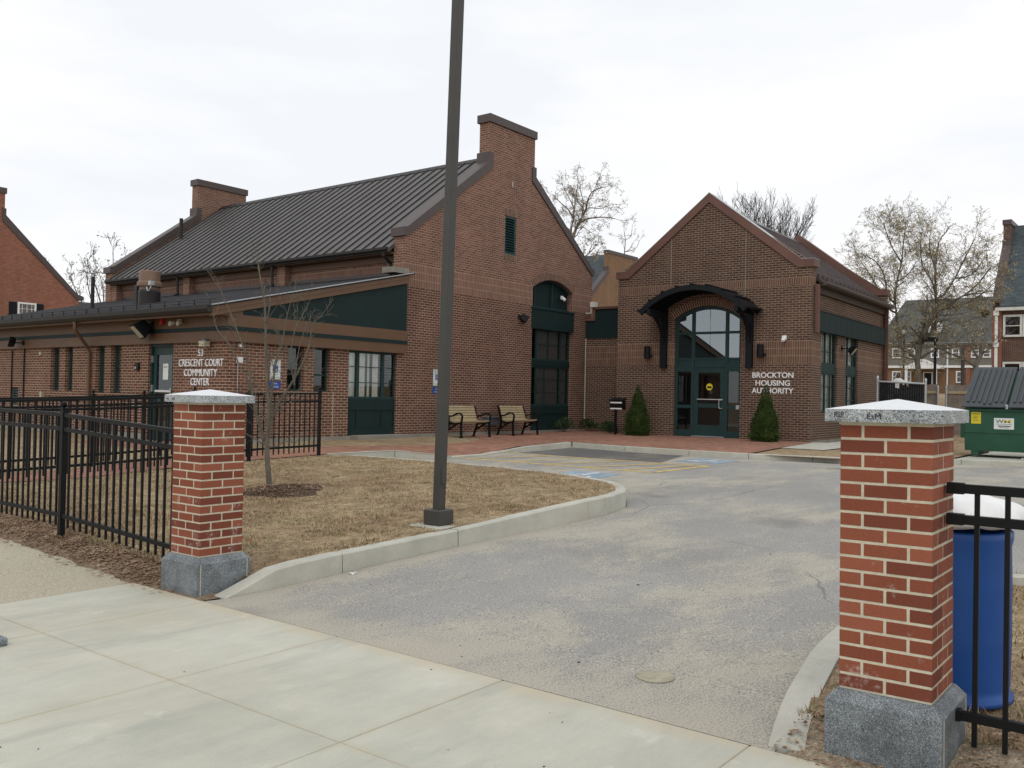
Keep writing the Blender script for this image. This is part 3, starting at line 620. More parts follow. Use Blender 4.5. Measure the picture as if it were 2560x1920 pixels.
def inpoly(x, y, P):
    c = False; j = len(P) - 1
    for i in range(len(P)):
        if (P[i][1] > y) != (P[j][1] > y) and x < (P[j][0] - P[i][0]) * (y - P[i][1]) / (P[j][1] - P[i][1]) + P[i][0]: c = not c
        j = i
    return c
LP = [(4.5, 6.3)] + isl_in[1:] + [(11.9, 13.72), (4.5, 13.66)]
tag(grass_mesh(150000, (4.5, 12.2, 6.2, 13.7), up, 3, lambda x, y: inpoly(x, y, LP) and (x - 7.9) ** 2 / 1.3 + (y - 9.9) ** 2 / 1.2 > .30), 'short dormant straw coloured grass covering the kerbed lawn', 'grass', kind='stuff')
tag(grass_mesh(16000, (4.55, 8.9, -1.5, 1.65), lambda x, y: interp(x, [(4.62, .05), (4.95, .07), (5.6, .13), (9, .19)]), 4, None, h=(.02, .06)), 'dry grass with green tufts around the blue barrel', 'grass', kind='stuff')
def dead_leaves(n, region, zf, seed, keep=None, s=(.012, .03)):
    rnd = random.Random(seed); V = []; F_ = []
    for _ in range(n):
        x = rnd.uniform(*region[:2]); y = rnd.uniform(*region[2:]);
        if keep and not keep(x, y): continue
        z = zf(x, y) + rnd.uniform(.002, .02); a = rnd.random() * 6.28; r = rnd.uniform(*s); t1, t2 = rnd.uniform(-.5, .5), rnd.uniform(-.5, .5); i = len(V)
        for q in range(4):
            b = a + q * math.pi / 2; rr = r * (1 if q % 2 else .6); V.append((x + math.cos(b) * rr, y + math.sin(b) * rr, z + rr * (t1 if q % 2 else t2)))
        F_.append((i, i + 1, i + 2, i + 3))
    me = bpy.data.meshes.new('leaf_litter'); me.from_pydata(V, [], F_); me.materials.append(M['dead_leaf']); o = bpy.data.objects.new('leaf_litter', me); COL.objects.link(o); return o
tag(dead_leaves(16000, (3.95, 4.75, 6.6, 12.5), lambda x, y: max(dirtz(x, y), walk(x, y)) + .002, 5, lambda x, y: R() < interp(x + .08 * mnoise.noise(Vector((x, y * 3, 0))), [(3.97, .0), (4.12, .12), (4.2, .5), (4.35, 1)]), s=(.009, .026)), 'brown dead leaves along the foot of the black picket fence', 'leaves', kind='stuff')
tag(dead_leaves(1300, (4.10, 4.9, -.6, 1.62), lambda x, y: interp(x, [(4.13, .004), (4.35, .05), (4.62, .09)]) * (.5 if y > .9 else 1), 6, lambda x, y: not (4.24 < x < 4.77 and .88 < y < 1.43), s=(.006, .022)), 'dead leaves gathered at the granite base beside the driveway', 'leaves', kind='stuff')
# mulch ring
mb = MB(); V = []; F_ = []; rn = random.Random(11); rings = 9; seg = 40; mcx, mcy = 7.88, 9.95
for i in range(rings + 1):
    for k in range(seg):
        a = 2 * math.pi * k / seg; r = i / rings * (.92 + .16 * math.sin(a * 3 + 1) + .06 * math.sin(a * 7)); x = mcx + r * .66 * math.cos(a); y = mcy + r * .64 * math.sin(a)
        V.append((x, y, up(x, y) + .085 * (1 - (i / rings) ** 1.6) + rn.uniform(-.008, .008) - (.012 if i == rings else 0)))
for i in range(rings):
    for k in range(seg): F_.append((i * seg + k, i * seg + (k + 1) % seg, (i + 1) * seg + (k + 1) % seg, (i + 1) * seg + k))
mb.idx(V, F_); tag(mb.build('mulch', M['mulch']), 'ring of dark bark mulch at the foot of the young tree', 'mulch', kind='stuff')
tag(dead_leaves(3400, (6.9, 8.9, 9.0, 10.9), lambda x, y: up(x, y) + .085 * clamp(1 - (((x - mcx) / .66) ** 2 + ((y - mcy) / .64) ** 2) ** .8, 0, 1), 8, lambda x, y: ((x - mcx) / .8) ** 2 + ((y - mcy) / .78) ** 2 < .5 + 1.2 * R() ** 2, s=(.01, .026)), 'pale bark chips scattered over the mulch ring', 'chips', kind='stuff')
# small sand grains and pebbles on the tarmac and slabs
mb = MB()
for _ in range(150):
    x = U(1.2, 11.5); y = U(.5, 6.0)
    if x > 4.13 and y < 1.95: continue
    z = lot(x, y) if x > 4.13 else 0; s = U(.0025, .006) * (1 if R() < .93 else 2.0)
    a = U(0, 3.14); F0 = Frame((x, y, z), (math.cos(a), math.sin(a), 0), (-math.sin(a), math.cos(a), 0), (0, 0, 1))
    mb.box((-s, -s * .6, 0), (s, s * .6, s * .5), F0)
tag(mb.build('pebbles', M['bark_dark']), 'dark specks of grit lying on the driveway and sidewalk', 'grit', kind='stuff')
mb = MB().lathe([(.0, .0), (.115, .0), (.115, .006), (.0, .008)], (4.76, 2.57, lot(4.76, 2.57)), 20)
tag(mb.build('valve_cover', M['joint']), 'small round sand-dusted iron valve cover set in the driveway asphalt', 'cover')
mb = MB().box((2.2, 5.98, 0), (2.62, 6.35, .05)); tag(mb.build('stone_block', M['granite'], bevel=.01), 'grey stone slab edge lying on the sidewalk at the left border', 'stone')
for (x, y, s, a, mt, lb) in ((5.55, 6.02, .05, .3, 'white', 'white paper scrap lying against the first kerb joint'), (6.9, 3.3, .018, 1.2, 'white', 'tiny white cigarette stub in the middle of the driveway')):
    mb = MB(); F0 = Frame((x, y, lot(x, y)), (math.cos(a), math.sin(a), 0), (-math.sin(a), math.cos(a), 0), (0, 0, 1))
    mb.idx([F0.P(-s, -s * .5, .002), F0.P(s, -s * .3, .012), F0.P(s * .8, s * .5, .004), F0.P(-s * .6, s * .4, .016)], [(0, 1, 2), (0, 2, 3)]); tag(mb.build('litter', M[mt]), lb, 'litter')

# ================================================================ gate pillars
def pillar(center, n, z0, label, lean=0.0, graffiti=None, rowpar=0):
    cxp, cyp = center; t = thing('gate_pillar', label, 'pillar', (cxp, cyp, 0), 0, 'brick pillars either side of the driveway entrance')
    t.rotation_euler = (lean, 0, 0); t.matrix_basis = Matrix.Translation((cxp, cyp, 0)) @ Matrix.Rotation(lean, 4, 'X')
    w = .2; hb = .252
    b = MB(); bz = z0 - .055
    b.idx([(sx * hb, sy * hb, -.2) for sx, sy in ((-1, -1), (1, -1), (1, 1), (-1, 1))] + [(sx * hb, sy * hb, bz) for sx, sy in ((-1, -1), (1, -1), (1, 1), (-1, 1))] + [(sx * (hb - .04), sy * (hb - .04), z0 - .004) for sx, sy in ((-1, -1), (1, -1), (1, 1), (-1, 1))],
          [(0, 1, 5, 4), (1, 2, 6, 5), (2, 3, 7, 6), (3, 0, 4, 7), (4, 5, 9, 8), (5, 6, 10, 9), (6, 7, 11, 10), (7, 4, 8, 11), (8, 9, 10, 11)])
    base = b.build('base', M['granite'], t, local=True, bevel=.004)
    jb = MB()
    for sx in (-1, 1): jb.box((sx * (hb - .035) - .003, -hb - .002, 0), (sx * (hb - .035) + .003, -hb + .004, bz))
    jb.build('joint', M['mortar'], base, local=True)
    rh = .0677; H = n * rh; m = MB(); m.box((-w + .0012, -w + .0012, z0 - .006), (w - .0012, w - .0012, z0 + H + .006)); 
    br = MB(); tones = []; rn = random.Random(int(cyp * 100))
    ins = .0055
    def brick(face, a0, a1, zz, half=True):
        # face 0: -X, 1: -Y, 2: +X, 3: +Y ; corner bricks made as boxes through the corner
        j = rn.uniform(-.0012, .0012); d = .1 - .0068 if half else .06
        if face == 0: lo, hi = (-w - .001 + j, a0, zz), (-w + d, a1, zz + rh - .0128)
        elif face == 2: lo, hi = (w - d, a0, zz), (w + .001 + j, a1, zz + rh - .0128)
        elif face == 1: lo, hi = (a0, -w - .001 + j, zz), (a1, -w + d, zz + rh - .0128)
        else: lo, hi = (a0, w - d, zz), (a1, w + .001 + j, zz + rh - .0128)
        br.box(lo, hi); tones.extend([rn.random() ** 1.3 * 1.25 - .1] * 6)
    for i in range(n):
        zz = z0 + i * rh + .0055; par = (i + rowpar) % 2
        full_f, half_f = ((0, 2), (1, 3)) if par == 0 else ((1, 3), (0, 2))
        g2 = .0068
        for f in full_f:
            e = w + .0008
            brick(f, -e, -g2, zz); brick(f, g2, e, zz)
        for f in half_f: brick(f, -.1 + g2, .1 - g2, zz, False)
    sh = m.build('shaft', M['mortar'], t, local=True)
    bo = br.build('brickwork', M['pbrick'], sh, local=True, bevel=.0012)
    at_ = bo.data.attributes.new('tone', 'FLOAT', 'FACE'); at_.data.foreach_set('value', tones)
    zc = z0 + H + .010; hc = .256; ct = .058; ap = .05
    c = MB(); 
    c.idx([(sx * hc, sy * hc, zc) for sx, sy in ((-1, -1), (1, -1), (1, 1), (-1, 1))] + [(sx * hc, sy * hc, zc + ct) for sx, sy in ((-1, -1), (1, -1), (1, 1), (-1, 1))], [(3, 2, 1, 0), (0, 1, 5, 4), (1, 2, 6, 5), (2, 3, 7, 6), (3, 0, 4, 7)])
    c.mi = 1; c.idx([(sx * hc, sy * hc, zc + ct) for sx, sy in ((-1, -1), (1, -1), (1, 1), (-1, 1))] + [(0, 0, zc + ct + ap)], [(0, 1, 4), (1, 2, 4), (2, 3, 4), (3, 0, 4)])
    cap = c.build('cap', [M['granite_cap'], M['granite_top']], t, local=True)
    m2 = MB(); m2.box((-w - .006, -w - .006, zc - .012), (w + .006, w + .006, zc + .0005)); m2.build('mortar_bed', M['mortar'], cap, local=True)
    if graffiti:
        for txt, y, z, h, ww in graffiti:
            Fg = Frame((-hc - .0008, 0, zc), (0, -1, 0), (0, 0, 1), (-1, 0, 0)); 
            o = text_obj('marker_writing', txt, Fg, y, z, h, M['ink'], None, width=ww, depth=.0006, align='LEFT'); o.parent = cap
    return t
pillar((4.42, 6.56), 18, .300, 'smaller looking red brick gate pillar at the left end of the driveway mouth', lean=0.0, rowpar=1, graffiti=[('ps', -.22, .022, .013, .03), ('B2', -.15, .018, .018, .045)])
pillar((4.495, 1.157), 18, .316, 'large foreground red brick gate pillar with marker writing on its granite cap', lean=-.009, rowpar=0, graffiti=[('PSP', -.215, .020, .024, .044), ('EsM', -.068, .014, .026, .060)])

# ================================================================ black metal picket fences
def ball_post(parent, x, y, z0, h, w=.052, name='post'):
    m = MB().box((x - w / 2, y - w / 2, z0 - .1), (x + w / 2, y + w / 2, z0 + h)); m.box((x - w / 2 - .006, y - w / 2 - .006, z0 + h), (x + w / 2 + .006, y + w / 2 + .006, z0 + h + .016))
    p = m.build(name, M['black'], parent)
    m = MB(); m.smooth = True; m.lathe([(.012, 0), (.012, .02)] + [(.026 * math.sin(math.radians(a)), .040 - .026 * math.cos(math.radians(a))) for a in range(30, 181, 25)], (x, y, z0 + h + .016), 10); m.build('finial', M['black'], p)
def fence(name, label, A, B, zf, posts, top, second, bottom, low, pk=.0185, sp=.1205, rail=(.036, .040), group=None, cat='fence', brackets=False, pmax=100, start=None):
    """posts: parameters along AB in metres; top/second/bottom: rail heights above zf"""
    A = Vector((A[0], A[1], 0)); B = Vector((B[0], B[1], 0)); L = (B - A).length; d = (B - A) / L; nrm = Vector((-d.y, d.x, 0))
    t = thing(name, label, cat, (A.x, A.y, zf(A.x, A.y)), 0, group)
    for s in posts:
        p = A + d * s; ball_post(t, p.x, p.y, zf(p.x, p.y), top + .03)
    k = max(2, int(L / 1.2))
    for h in (top, second, bottom):
        pts = []
        for i in range(k + 1):
            p = A + d * L * i / k; pts.append((p.x, p.y, zf(p.x, p.y) + h - rail[1] / 2))
        MB().bar(pts, rail[0] if h != bottom else rail[0] * .9, rail[1]).build('rail', M['black'], t, bevel=.002)
    cnt = 0; s = sp * .55 if start is None else start; extra = MB(); Fd = None
    while s < L - sp * .3:
        if min([abs(s - q) for q in posts] or [9]) > .05:
            p = A + d * s; z = zf(p.x, p.y); Fp = Frame(p, d, nrm, (0, 0, 1))
            if cnt < pmax: MB().box((-pk / 2, -pk / 2, z + low), (pk / 2, pk / 2, z + top - .02), Fp).build('picket', M['black'], t)
            else: extra.box((-pk / 2, -pk / 2, z + low), (pk / 2, pk / 2, z + top - .02), Fp)
            cnt += 1
        s += sp
    if extra.f: e = extra.build('pickets', M['black'], t); e['kind'] = 'stuff'
    return t
ff = fence('picket_fence', 'black metal picket fence along the footpath left of the near left pillar', (4.42, 6.77), (4.42, 14.0), lambda x, y: interp(y, [(6.7, .06), (9, .165), (14, .20)]), [2.24, 4.70, 7.1], 1.235 - .02, 1.095 - .02, .22, .09)
ff2 = fence('picket_fence', 'black picket fence fixed to the large right pillar in front of the blue barrel', (4.52, .945), (4.52, -1.6), lambda x, y: .0, [2.45], 1.272, 1.132, .25, .10, pk=.0205, rail=(.034, .042), sp=.1225, start=.113)
for z in (1.272, 1.132, .25):
    MB().box((4.497, .885, z - .046), (4.543, .957, z + .005)).build('bracket', M['black'], ff2, bevel=.003)
zF = lambda x, y: interp(x, [(4.5, .24), (7.95, .33), (9.98, .43), (11.6, .46)])
fence('picket_fence', 'black picket fence between the tree lawn and the brick walkway', (4.55, 13.6), (11.62, 13.6), zF, [.05, 3.4, 5.43, 7.03], 1.165, 1.02, .17, .03, sp=.118)
fence('picket_fence', 'far black picket fence on the building side of the brick walkway', (4.55, 15.2), (9.93, 15.2), lambda x, y: zF(x, y) - .01, [.05, 3.4, 5.36], 1.165, 1.02, .17, .03, sp=.118)
# ================================================================ BUILDINGS
def part(name, mb, mat, parent, **kw): return mb.build(name, M[mat] if isinstance(mat, str) else mat, parent, **kw)
def window(F, parent, a0, b0, a1, b1, rec=.10, cols=(), rows=(), tcols=(), trows=(), fw=.05, mw=.05, gl='glass', curtain=None, name='window', fmat='green_frame', top=None, dep=.05, cmat='curtain'):
    m = MB(); w1 = -rec + dep; w0 = -rec
    m.box((a0, b0, w0), (a0 + fw, b1, w1), F); m.box((a1 - fw, b0, w0), (a1, b1, w1), F); m.box((a0 + fw, b0, w0), (a1 - fw, b0 + fw, w1), F); m.box((a0 + fw, b1 - fw, w0), (a1 - fw, b1, w1), F)
    for c in cols: m.box((c - mw / 2, b0 + fw, w0), (c + mw / 2, b1 - fw, w1 - .003), F)
    for r in rows: m.box((a0 + fw, r - mw / 2, w0 + .001), (a1 - fw, r + mw / 2, w1 - .006), F)
    for c in tcols: m.box((c - .009, b0 + fw, w0 + .01), (c + .009, b1 - fw, w1 - .012), F)
    for r in trows: m.box((a0 + fw, r - .009, w0 + .012), (a1 - fw, r + .009, w1 - .014), F)
    o = part(name, m, fmat, parent)
    p = MB(); p.face([F.P(a0 + fw * .5, b0 + fw * .5, w0 + .018), F.P(a1 - fw * .5, b0 + fw * .5, w0 + .018), F.P(a1 - fw * .5, b1 - fw * .5, w0 + .018), F.P(a0 + fw * .5, b1 - fw * .5, w0 + .018)]); part('pane', p, gl, o)
    if curtain:
        for (c0, c1, n) in curtain:
            k = MB(); V = []; 
            for i in range(n + 1):
                a = c0 + (c1 - c0) * i / n; d = w0 - .05 + .012 * math.cos(i * math.pi) ; V += [F.P(a, b0 + .02, d), F.P(a, b1 - .02, d)]
            k.idx(V, [(2 * i, 2 * i + 2, 2 * i + 3, 2 * i + 1) for i in range(n)]); part('curtain', k, cmat, o)
    return o
def arcpts(cx_, cz, r, a0, a1, n): return [(cx_ + r * math.cos(math.radians(a0 + (a1 - a0) * i / n)), cz + r * math.sin(math.radians(a0 + (a1 - a0) * i / n))) for i in range(n + 1)]
def arc_open(a0, a1, b0, spring, apex, n=14):
    h = apex - spring; w = (a1 - a0) / 2; r = (w * w + h * h) / (2 * h); c = (a0 + a1) / 2; cz = apex - r; th = math.degrees(math.asin(w / r))
    return [(a0, b0), (a1, b0)] + arcpts(c, cz, r, 90 - th, 90 + th, n), (c, cz, r, th)
def ring(F, c, cz, r0, r1, th, d0, d1, n=26):
    m = MB(); o = arcpts(c, cz, r1, 90 - th, 90 + th, n); i_ = arcpts(c, cz, r0, 90 - th, 90 + th, n)
    for k in range(n):
        A, B, C_, D = o[k], o[k + 1], i_[k + 1], i_[k]
        m.face([F.P(*A, d0), F.P(*B, d0), F.P(*C_, d0), F.P(*D, d0)]); m.face([F.P(*A, d0), F.P(*A, d1), F.P(*B, d1), F.P(*B, d0)]); m.face([F.P(*D, d0), F.P(*C_, d0), F.P(*C_, d1), F.P(*D, d1)])
    m.face([F.P(*o[0], d0), F.P(*i_[0], d0), F.P(*i_[0], d1), F.P(*o[0], d1)]); m.face([F.P(*o[-1], d0), F.P(*i_[-1], d0), F.P(*i_[-1], d1), F.P(*o[-1], d1)])
    return m
def voussoirs(name, parent, F, c, cz, r0, r1, th, n, mat='arch1', gap=.018):
    m = MB()
    for k in range(n):
        a0 = math.radians(90 - th + 2 * th * k / n); a1 = math.radians(90 - th + 2 * th * (k + 1) / n); g_ = gap / 2 / r0
        a0 += g_; a1 -= g_; P = [(c + r * math.cos(a), cz + r * math.sin(a)) for r, a in ((r0, a0), (r1, a0), (r1, a1), (r0, a1))]
        m.prism([P], .005, -.05, F, back=False)
    o = part(name, m, mat, parent); ring(F, c, cz, r0, r1, th, .0022, -.02).build('mortar', M['mortar_old'], parent); return o
# ---- community centre -------------------------------------------------
cc = thing('brick_building', 'long brick community center with dark standing seam roof, tall gable parapets and a low wing', 'building', (17.35, 17.1, .45))
FG = Frame((0, 17.1, 0), (1, 0, 0), (0, 0, 1), (0, -1, 0)); FS = Frame((11.94, 0, 0), (0, 1, 0), (0, 0, 1), (-1, 0, 0))
XC = 21.985
def mir(p): return (2 * XC - p[0], p[1])
def gable_out(zb): return [(17.35, zb), (26.62, zb), (26.62, 5.86), (23.12, 8.42), (23.12, 9.82), (20.85, 9.82), (20.85, 8.42), (17.35, 5.86)]
wop, (wc, wcz, wr, wth) = arc_open(23.15, 25.42, .54, 5.10, 5.44)
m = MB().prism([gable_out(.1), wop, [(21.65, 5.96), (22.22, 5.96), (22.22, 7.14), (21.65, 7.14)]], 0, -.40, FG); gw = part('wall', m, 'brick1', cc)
voussoirs('brick_arch', gw, FG, wc, wcz, wr + .005, wr + .235, wth, 34)
m = MB()
for (a0, a1, b0, b1) in ((21.62, 22.25, 7.15, 7.35), (21.62, 22.25, 5.80, 5.95)):
    k = int((a1 - a0) / .0677)
    for i in range(k): m.box((a0 + i * .0677 + .009, b0, -.03), (a0 + (i + 1) * .0677 - .009, b1, .004), FG)
part('soldier_brick', m, 'arch1', gw)
m = MB().box((21.62, 7.15, -.03), (22.25, 7.35, .002), FG); m.box((21.62, 5.80, -.03), (22.25, 5.95, .002), FG); part('mortar', m, 'mortar_old', gw)
m = MB().box((16.98 + .4, .08, -.42), (26.60, .56, .012), FG); 
m = MB().prism([[(17.36, .1), (23.14, .1), (23.14, .56), (17.36, .56)]], .012, -.3, FG); m.prism([[(25.43, .1), (26.6, .1), (26.6, .56), (25.43, .56)]], .012, -.3, FG); m.prism([[(11.92, .1), (17.14, .1), (17.14, .555), (11.92, .555)]], .010, -.3, FG); part('foundation', m, 'found', cc)
m = MB().prism([gable_out(.1)], -15.0, -15.4, FG); part('wall', m, 'brick1', cc)
def coping(parent, d0, d1):
    L = [(17.27, 5.86), (17.27, 6.09), (17.42, 6.12), (20.79, 8.60), (20.79, 8.90), (20.99, 8.90), (20.99, 8.44), (17.50, 5.93), (17.38, 5.86)]
    for q in (L, [mir(p) for p in L]): part('coping', MB().prism([q], d0, d1, FG), 'cope1', parent)
    m = MB().box((20.79, 9.80, d1 - .01), (23.18, 10.04, d0 + .01), FG); part('chimney_cap', m, 'cope1', parent)
coping(cc, .04, -.45); coping(cc, -14.96, -15.45)
m = MB().box((16.95, 4.84, -.42), (17.52, 4.99, .03), FG); part('stone_cap', m, 'found', cc)
# clerestory wall, fascia, gutter
FX = Frame((17.60, 0, 0), (0, 1, 0), (0, 0, 1), (-1, 0, 0))
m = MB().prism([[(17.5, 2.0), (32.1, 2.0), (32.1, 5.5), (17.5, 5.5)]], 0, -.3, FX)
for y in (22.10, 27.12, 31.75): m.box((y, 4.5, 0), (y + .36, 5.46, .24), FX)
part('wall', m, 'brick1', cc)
m = MB().box((17.5, 4.78, .0), (32.1, 4.965, .03), FX); part('flashing', m, 'cope1', cc)
m = MB().box((17.5, 5.225, .0), (32.1, 5.44, .06), FX); m.box((17.5, 5.40, .06), (32.1, 5.455, .34), FX); part('fascia', m, 'brown', cc)
m = MB().prism([[(17.28, 5.44), (17.28, 5.565), (17.08, 5.565), (17.08, 5.50), (17.13, 5.44)]], -.42, -15.0, FG); part('gutter', m, 'gutter', cc)
for y in (17.72, 22.55, 27.60):
    x = 17.22; m = MB().tube([(17.18, y, 5.46), (17.18, y, 5.36), (17.45, y, 5.18), (17.45, y, 4.82)] if y < 18 else [(17.22, y, 5.46), (17.25, y, 4.84)], .045, 8); m.box((17.10, y - .07, 4.78), (17.5, y + .07, 4.83)) if y > 18 else None
    part('downspout', m, 'gutter', cc)
s1 = (9.10 - 5.56) / (XC - 17.16); 
m = MB().prism([[(17.14, 5.55), (XC, 9.10), (26.83, 5.55), (26.83, 5.43), (XC, 8.98), (17.14, 5.43)]], -.38, -15.05, FG); ro = part('roof', m, 'seam', cc)
m = MB(); ds = Vector((XC - 17.14, 0, 9.10 - 5.55)); L = ds.length; ds.normalize(); up_ = Vector((-ds.z, 0, ds.x))
for side in (0, 1):
    d2 = ds if side == 0 else Vector((-ds.x, 0, ds.z)); u2 = up_ if side == 0 else Vector((ds.z, 0, ds.x)); x0 = 17.14 if side == 0 else 26.83
    y = 17.72
    while y < 32.0:
        Fr = Frame((x0, y, 5.55), d2, (0, 1, 0), u2); m.box((0.0, -.014, 0), (L - .03, .014, .038), Fr); y += .405
part('standing_seams', m, 'seam_rib', ro)
m = MB().prism([[(XC - .18, 9.0), (XC, 9.155), (XC + .18, 9.0), (XC + .17, 8.97), (XC, 9.11), (XC - .17, 8.97)]], -.42, -15.0, FG); part('ridge_cap', m, 'gutter', ro)
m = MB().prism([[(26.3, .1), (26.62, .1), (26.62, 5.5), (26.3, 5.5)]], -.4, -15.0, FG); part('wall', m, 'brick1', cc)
m = MB().box((21.97 - .02, 8.05, 0), (21.97 + .02, 8.22, .03), FG); part('bracket', m, 'steel', cc)
# louver in the gable
m = MB(); m.box((21.66, 5.97, -.14), (21.71, 7.13, -.02), FG); m.box((22.16, 5.97, -.14), (22.21, 7.13, -.02), FG); m.box((21.71, 5.97, -.14), (22.16, 6.03, -.02), FG); m.box((21.71, 7.08, -.14), (22.16, 7.13, -.02), FG)
for i in range(13):
    z = 6.05 + i * .079; m.idx([FG.P(21.71, z, -.03), FG.P(22.16, z, -.03), FG.P(22.16, z + .062, -.11), FG.P(21.71, z + .062, -.11), FG.P(21.71, z + .012, -.025), FG.P(22.16, z + .012, -.025), FG.P(22.16, z + .074, -.105), FG.P(21.71, z + .074, -.105)], [(0, 1, 2, 3), (4, 5, 6, 7), (0, 1, 5, 4), (3, 2, 6, 7)])
lv = part('louver', m, 'louver', cc); m = MB().box((21.7, 6.0, -.20), (22.17, 7.1, -.15), FG); part('backing', m, 'dark', lv)
# tall window bay in the gable
bay = window(FG, cc, 23.15, 2.80, 25.42, 3.84, rec=.16, cols=(23.55, 24.92), trows=(3.33,), tcols=(24.23,), fw=.06, mw=.09, gl='glass_dark', curtain=((23.62, 24.86, 30), (24.98, 25.34, 10)), name='window', cmat='curtain_grey')
bay2 = window(FG, cc, 23.15, 1.33, 25.42, 2.62, rec=.16, cols=(23.55, 24.92), trows=(1.78, 2.20), tcols=(24.05,), fw=.06, mw=.09, gl='glass_dark', curtain=((23.62, 24.86, 30), (24.98, 25.34, 10)), name='window', cmat='curtain_grey')
m = MB().box((23.15, 2.62, -.16), (25.42, 2.80, -.08), FG); part('spandrel_panel', m, 'green', cc); m = MB(); m.box((23.15, .55, -.16), (25.42, 1.33, -.12), FG); m.box((23.15, 1.08, -.12), (25.42, 1.33, -.09), FG); m.box((23.15, .55, -.12), (25.42, .68, -.09), FG)
for a in (23.15, 23.52, 24.88, 25.36): m.box((a, .68, -.12), (a + .06, 1.08, -.095), FG)
part('apron_panel', m, 'green', cc); m = MB(); m.box((23.10, 3.80, -.10), (25.47, 4.44, .035), FG); m.box((23.08, 4.43, -.12), (25.49, 4.475, .06), FG); part('spandrel_panel', m, 'green', cc)
m = MB(); ap = arcpts(wc, wcz, wr - .001, 90 - wth, 90 + wth, 14); m.prism([[(23.15, 4.47), (25.42, 4.47)] + ap], -.22, -.27, FG); tym = part('arched_panel', m, 'green', cc)
m = MB(); 
for a in (23.45, 24.42): m.box((a, 4.47, -.22), (a + .05, 5.34, -.16), FG)
m.box((23.152, 4.47, -.22), (25.418, 4.55, -.15), FG); part('mullion', m, 'green_frame', tym); ring(FG, wc, wcz, wr - .06, wr - .002, wth - 1.2, -.15, -.22).build('arched_frame', M['green_frame'], tym)
m = MB().box((23.13, .46, -.1), (25.44, .545, .05), FG); part('sill', m, 'found', cc)
# ---- low wing -----------------------------------------------------------
m = MB().wallrect(FG, 11.946, .1, 17.345, 2.9, [(13.56, 1.65, 14.05, 2.71), (14.36, 1.65, 14.85, 2.71), (15.47, .56, 17.15, 2.70)], -.002, -.3); ww = part('wall', m, 'brick_wing', cc)
sopen = [(19.22, .36, 20.28, 2.71), (21.52, 1.51, 22.01, 2.71), (22.32, 1.51, 22.76, 2.71), (23.96, 1.54, 24.36, 2.71), (24.68, 1.54, 25.17, 2.71), (27.05, 1.10, 27.51, 1.60)]
m = MB().wallrect(FS, 17.10, .1, 33.0, 2.9, sopen, 0, -.3); part('wall', m, 'brick_wing', cc)
m = MB().prism([[(11.94, .1), (17.6, .1), (17.6, 4.8), (11.94, 3.5)]], -15.6, -15.9, FG); part('wall', m, 'brick_wing', cc)
m = MB().prism([[(17.1, .1), (19.21, .1), (19.21, .555), (17.1, .555)], ], .012, -.28, FS); m.prism([[(20.29, .1), (33, .1), (33, .555), (20.29, .555)]], .012, -.28, FS); part('foundation', m, 'found', cc)
def zr(x): return 3.47 + (x - 11.45) * .2288
m = MB().prism([[(11.42, zr(11.42)), (17.58, zr(17.58)), (17.58, zr(17.58) - .035), (11.42, zr(11.42) - .035)]], .19, -15.95, FG); wr_ = part('roof', m, 'shingle_wing', cc)
m = MB().prism([[(11.40, zr(11.4) - .005), (17.53, zr(17.53) - .005), (17.53, zr(17.53) + .018), (11.40, zr(11.4) + .018)]], .205, .15, FG); part('drip_edge', m, 'steel', wr_)
m = MB().prism([[(11.45, zr(11.45) - .02), (17.40, zr(17.4) - .02), (17.40, zr(17.4) - .25), (11.45, zr(11.45) - .24)]], .17, 0, FG); m.prism([[(11.47, zr(11.45) - .08), (17.38, zr(17.38) - .08), (17.38, zr(17.4) - .13), (11.47, zr(11.45) - .13)]], .182, .16, FG)
m.box((11.854, 2.705, -.1), (17.385, 2.95, .12), FG); m.box((11.854, 3.04, -.1), (17.385, 3.305, .12), FG); m.prism([[(11.47, 3.26), (12.22, 3.26), (12.22, zr(12.22) - .1), (11.47, zr(11.47) - .1)]], .125, 0, FG)
m.box((17.05, 2.707, -.095), (33, 2.949, .08), FS); m.box((17.05, 3.041, -.095), (33, 3.30, .08), FS); m.box((16.99, 3.285, .0), (33, 3.32, .47), FS); m.box((16.99, 3.25, .42), (33, 3.40, .475), FS); part('fascia', m, 'brown', cc)
m = MB().box((11.832, 2.95, -.1), (17.39, 3.04, .14), FG); m.box((17.05, 2.951, -.09), (33, 3.039, .10), FS); m.prism([[(12.24, 3.306), (17.385, 3.306), (17.385, zr(17.385) - .24), (12.24, zr(12.24) - .16)]], .10, 0, FG)
gp = part('green_panel', m, 'green', cc)
m = MB()
for x in (13.2, 14.2, 15.2, 16.2): m.box((x, 3.32, .099), (x + .008, zr(x) - .2, .103), FG)
part('panel_joint', m, 'gutter', gp)
m = MB().prism([[(11.46, 3.30), (11.46, 3.455), (11.30, 3.455), (11.31, 3.37), (11.36, 3.30)]], .12, -15.9, FG); part('gutter', m, 'gutter', cc)
m = MB()
for dz, dx in ((.05, .26), (.11, .30)): m.tube([(11.45 + dx, 17.3, zr(11.45 + dx) + dz), (11.45 + dx, 32.9, zr(11.45 + dx) + dz)], .009, 6)
for i in range(26): y = 17.5 + i * .6; m.box((11.72, y, zr(11.7) + .0), (11.75, y + .012, zr(11.7) + .11))
part('snow_guard', m, 'gutter', wr_)
m = MB().tube([(11.40, 22.81, 3.33), (11.40, 22.81, 3.12), (11.44, 22.82, 3.05), (11.82, 22.95, 2.66), (11.87, 22.96, 2.55), (11.87, 22.96, .5)], [.045] * 6, 8); part('downspout', m, 'brown', cc)
for (a0, a1) in ((13.56, 14.05), (14.36, 14.85)): window(FG, cc, a0, 1.65, a1, 2.71, rec=.17, rows=(2.05,), fw=.045, mw=.04, gl='glass_dark')
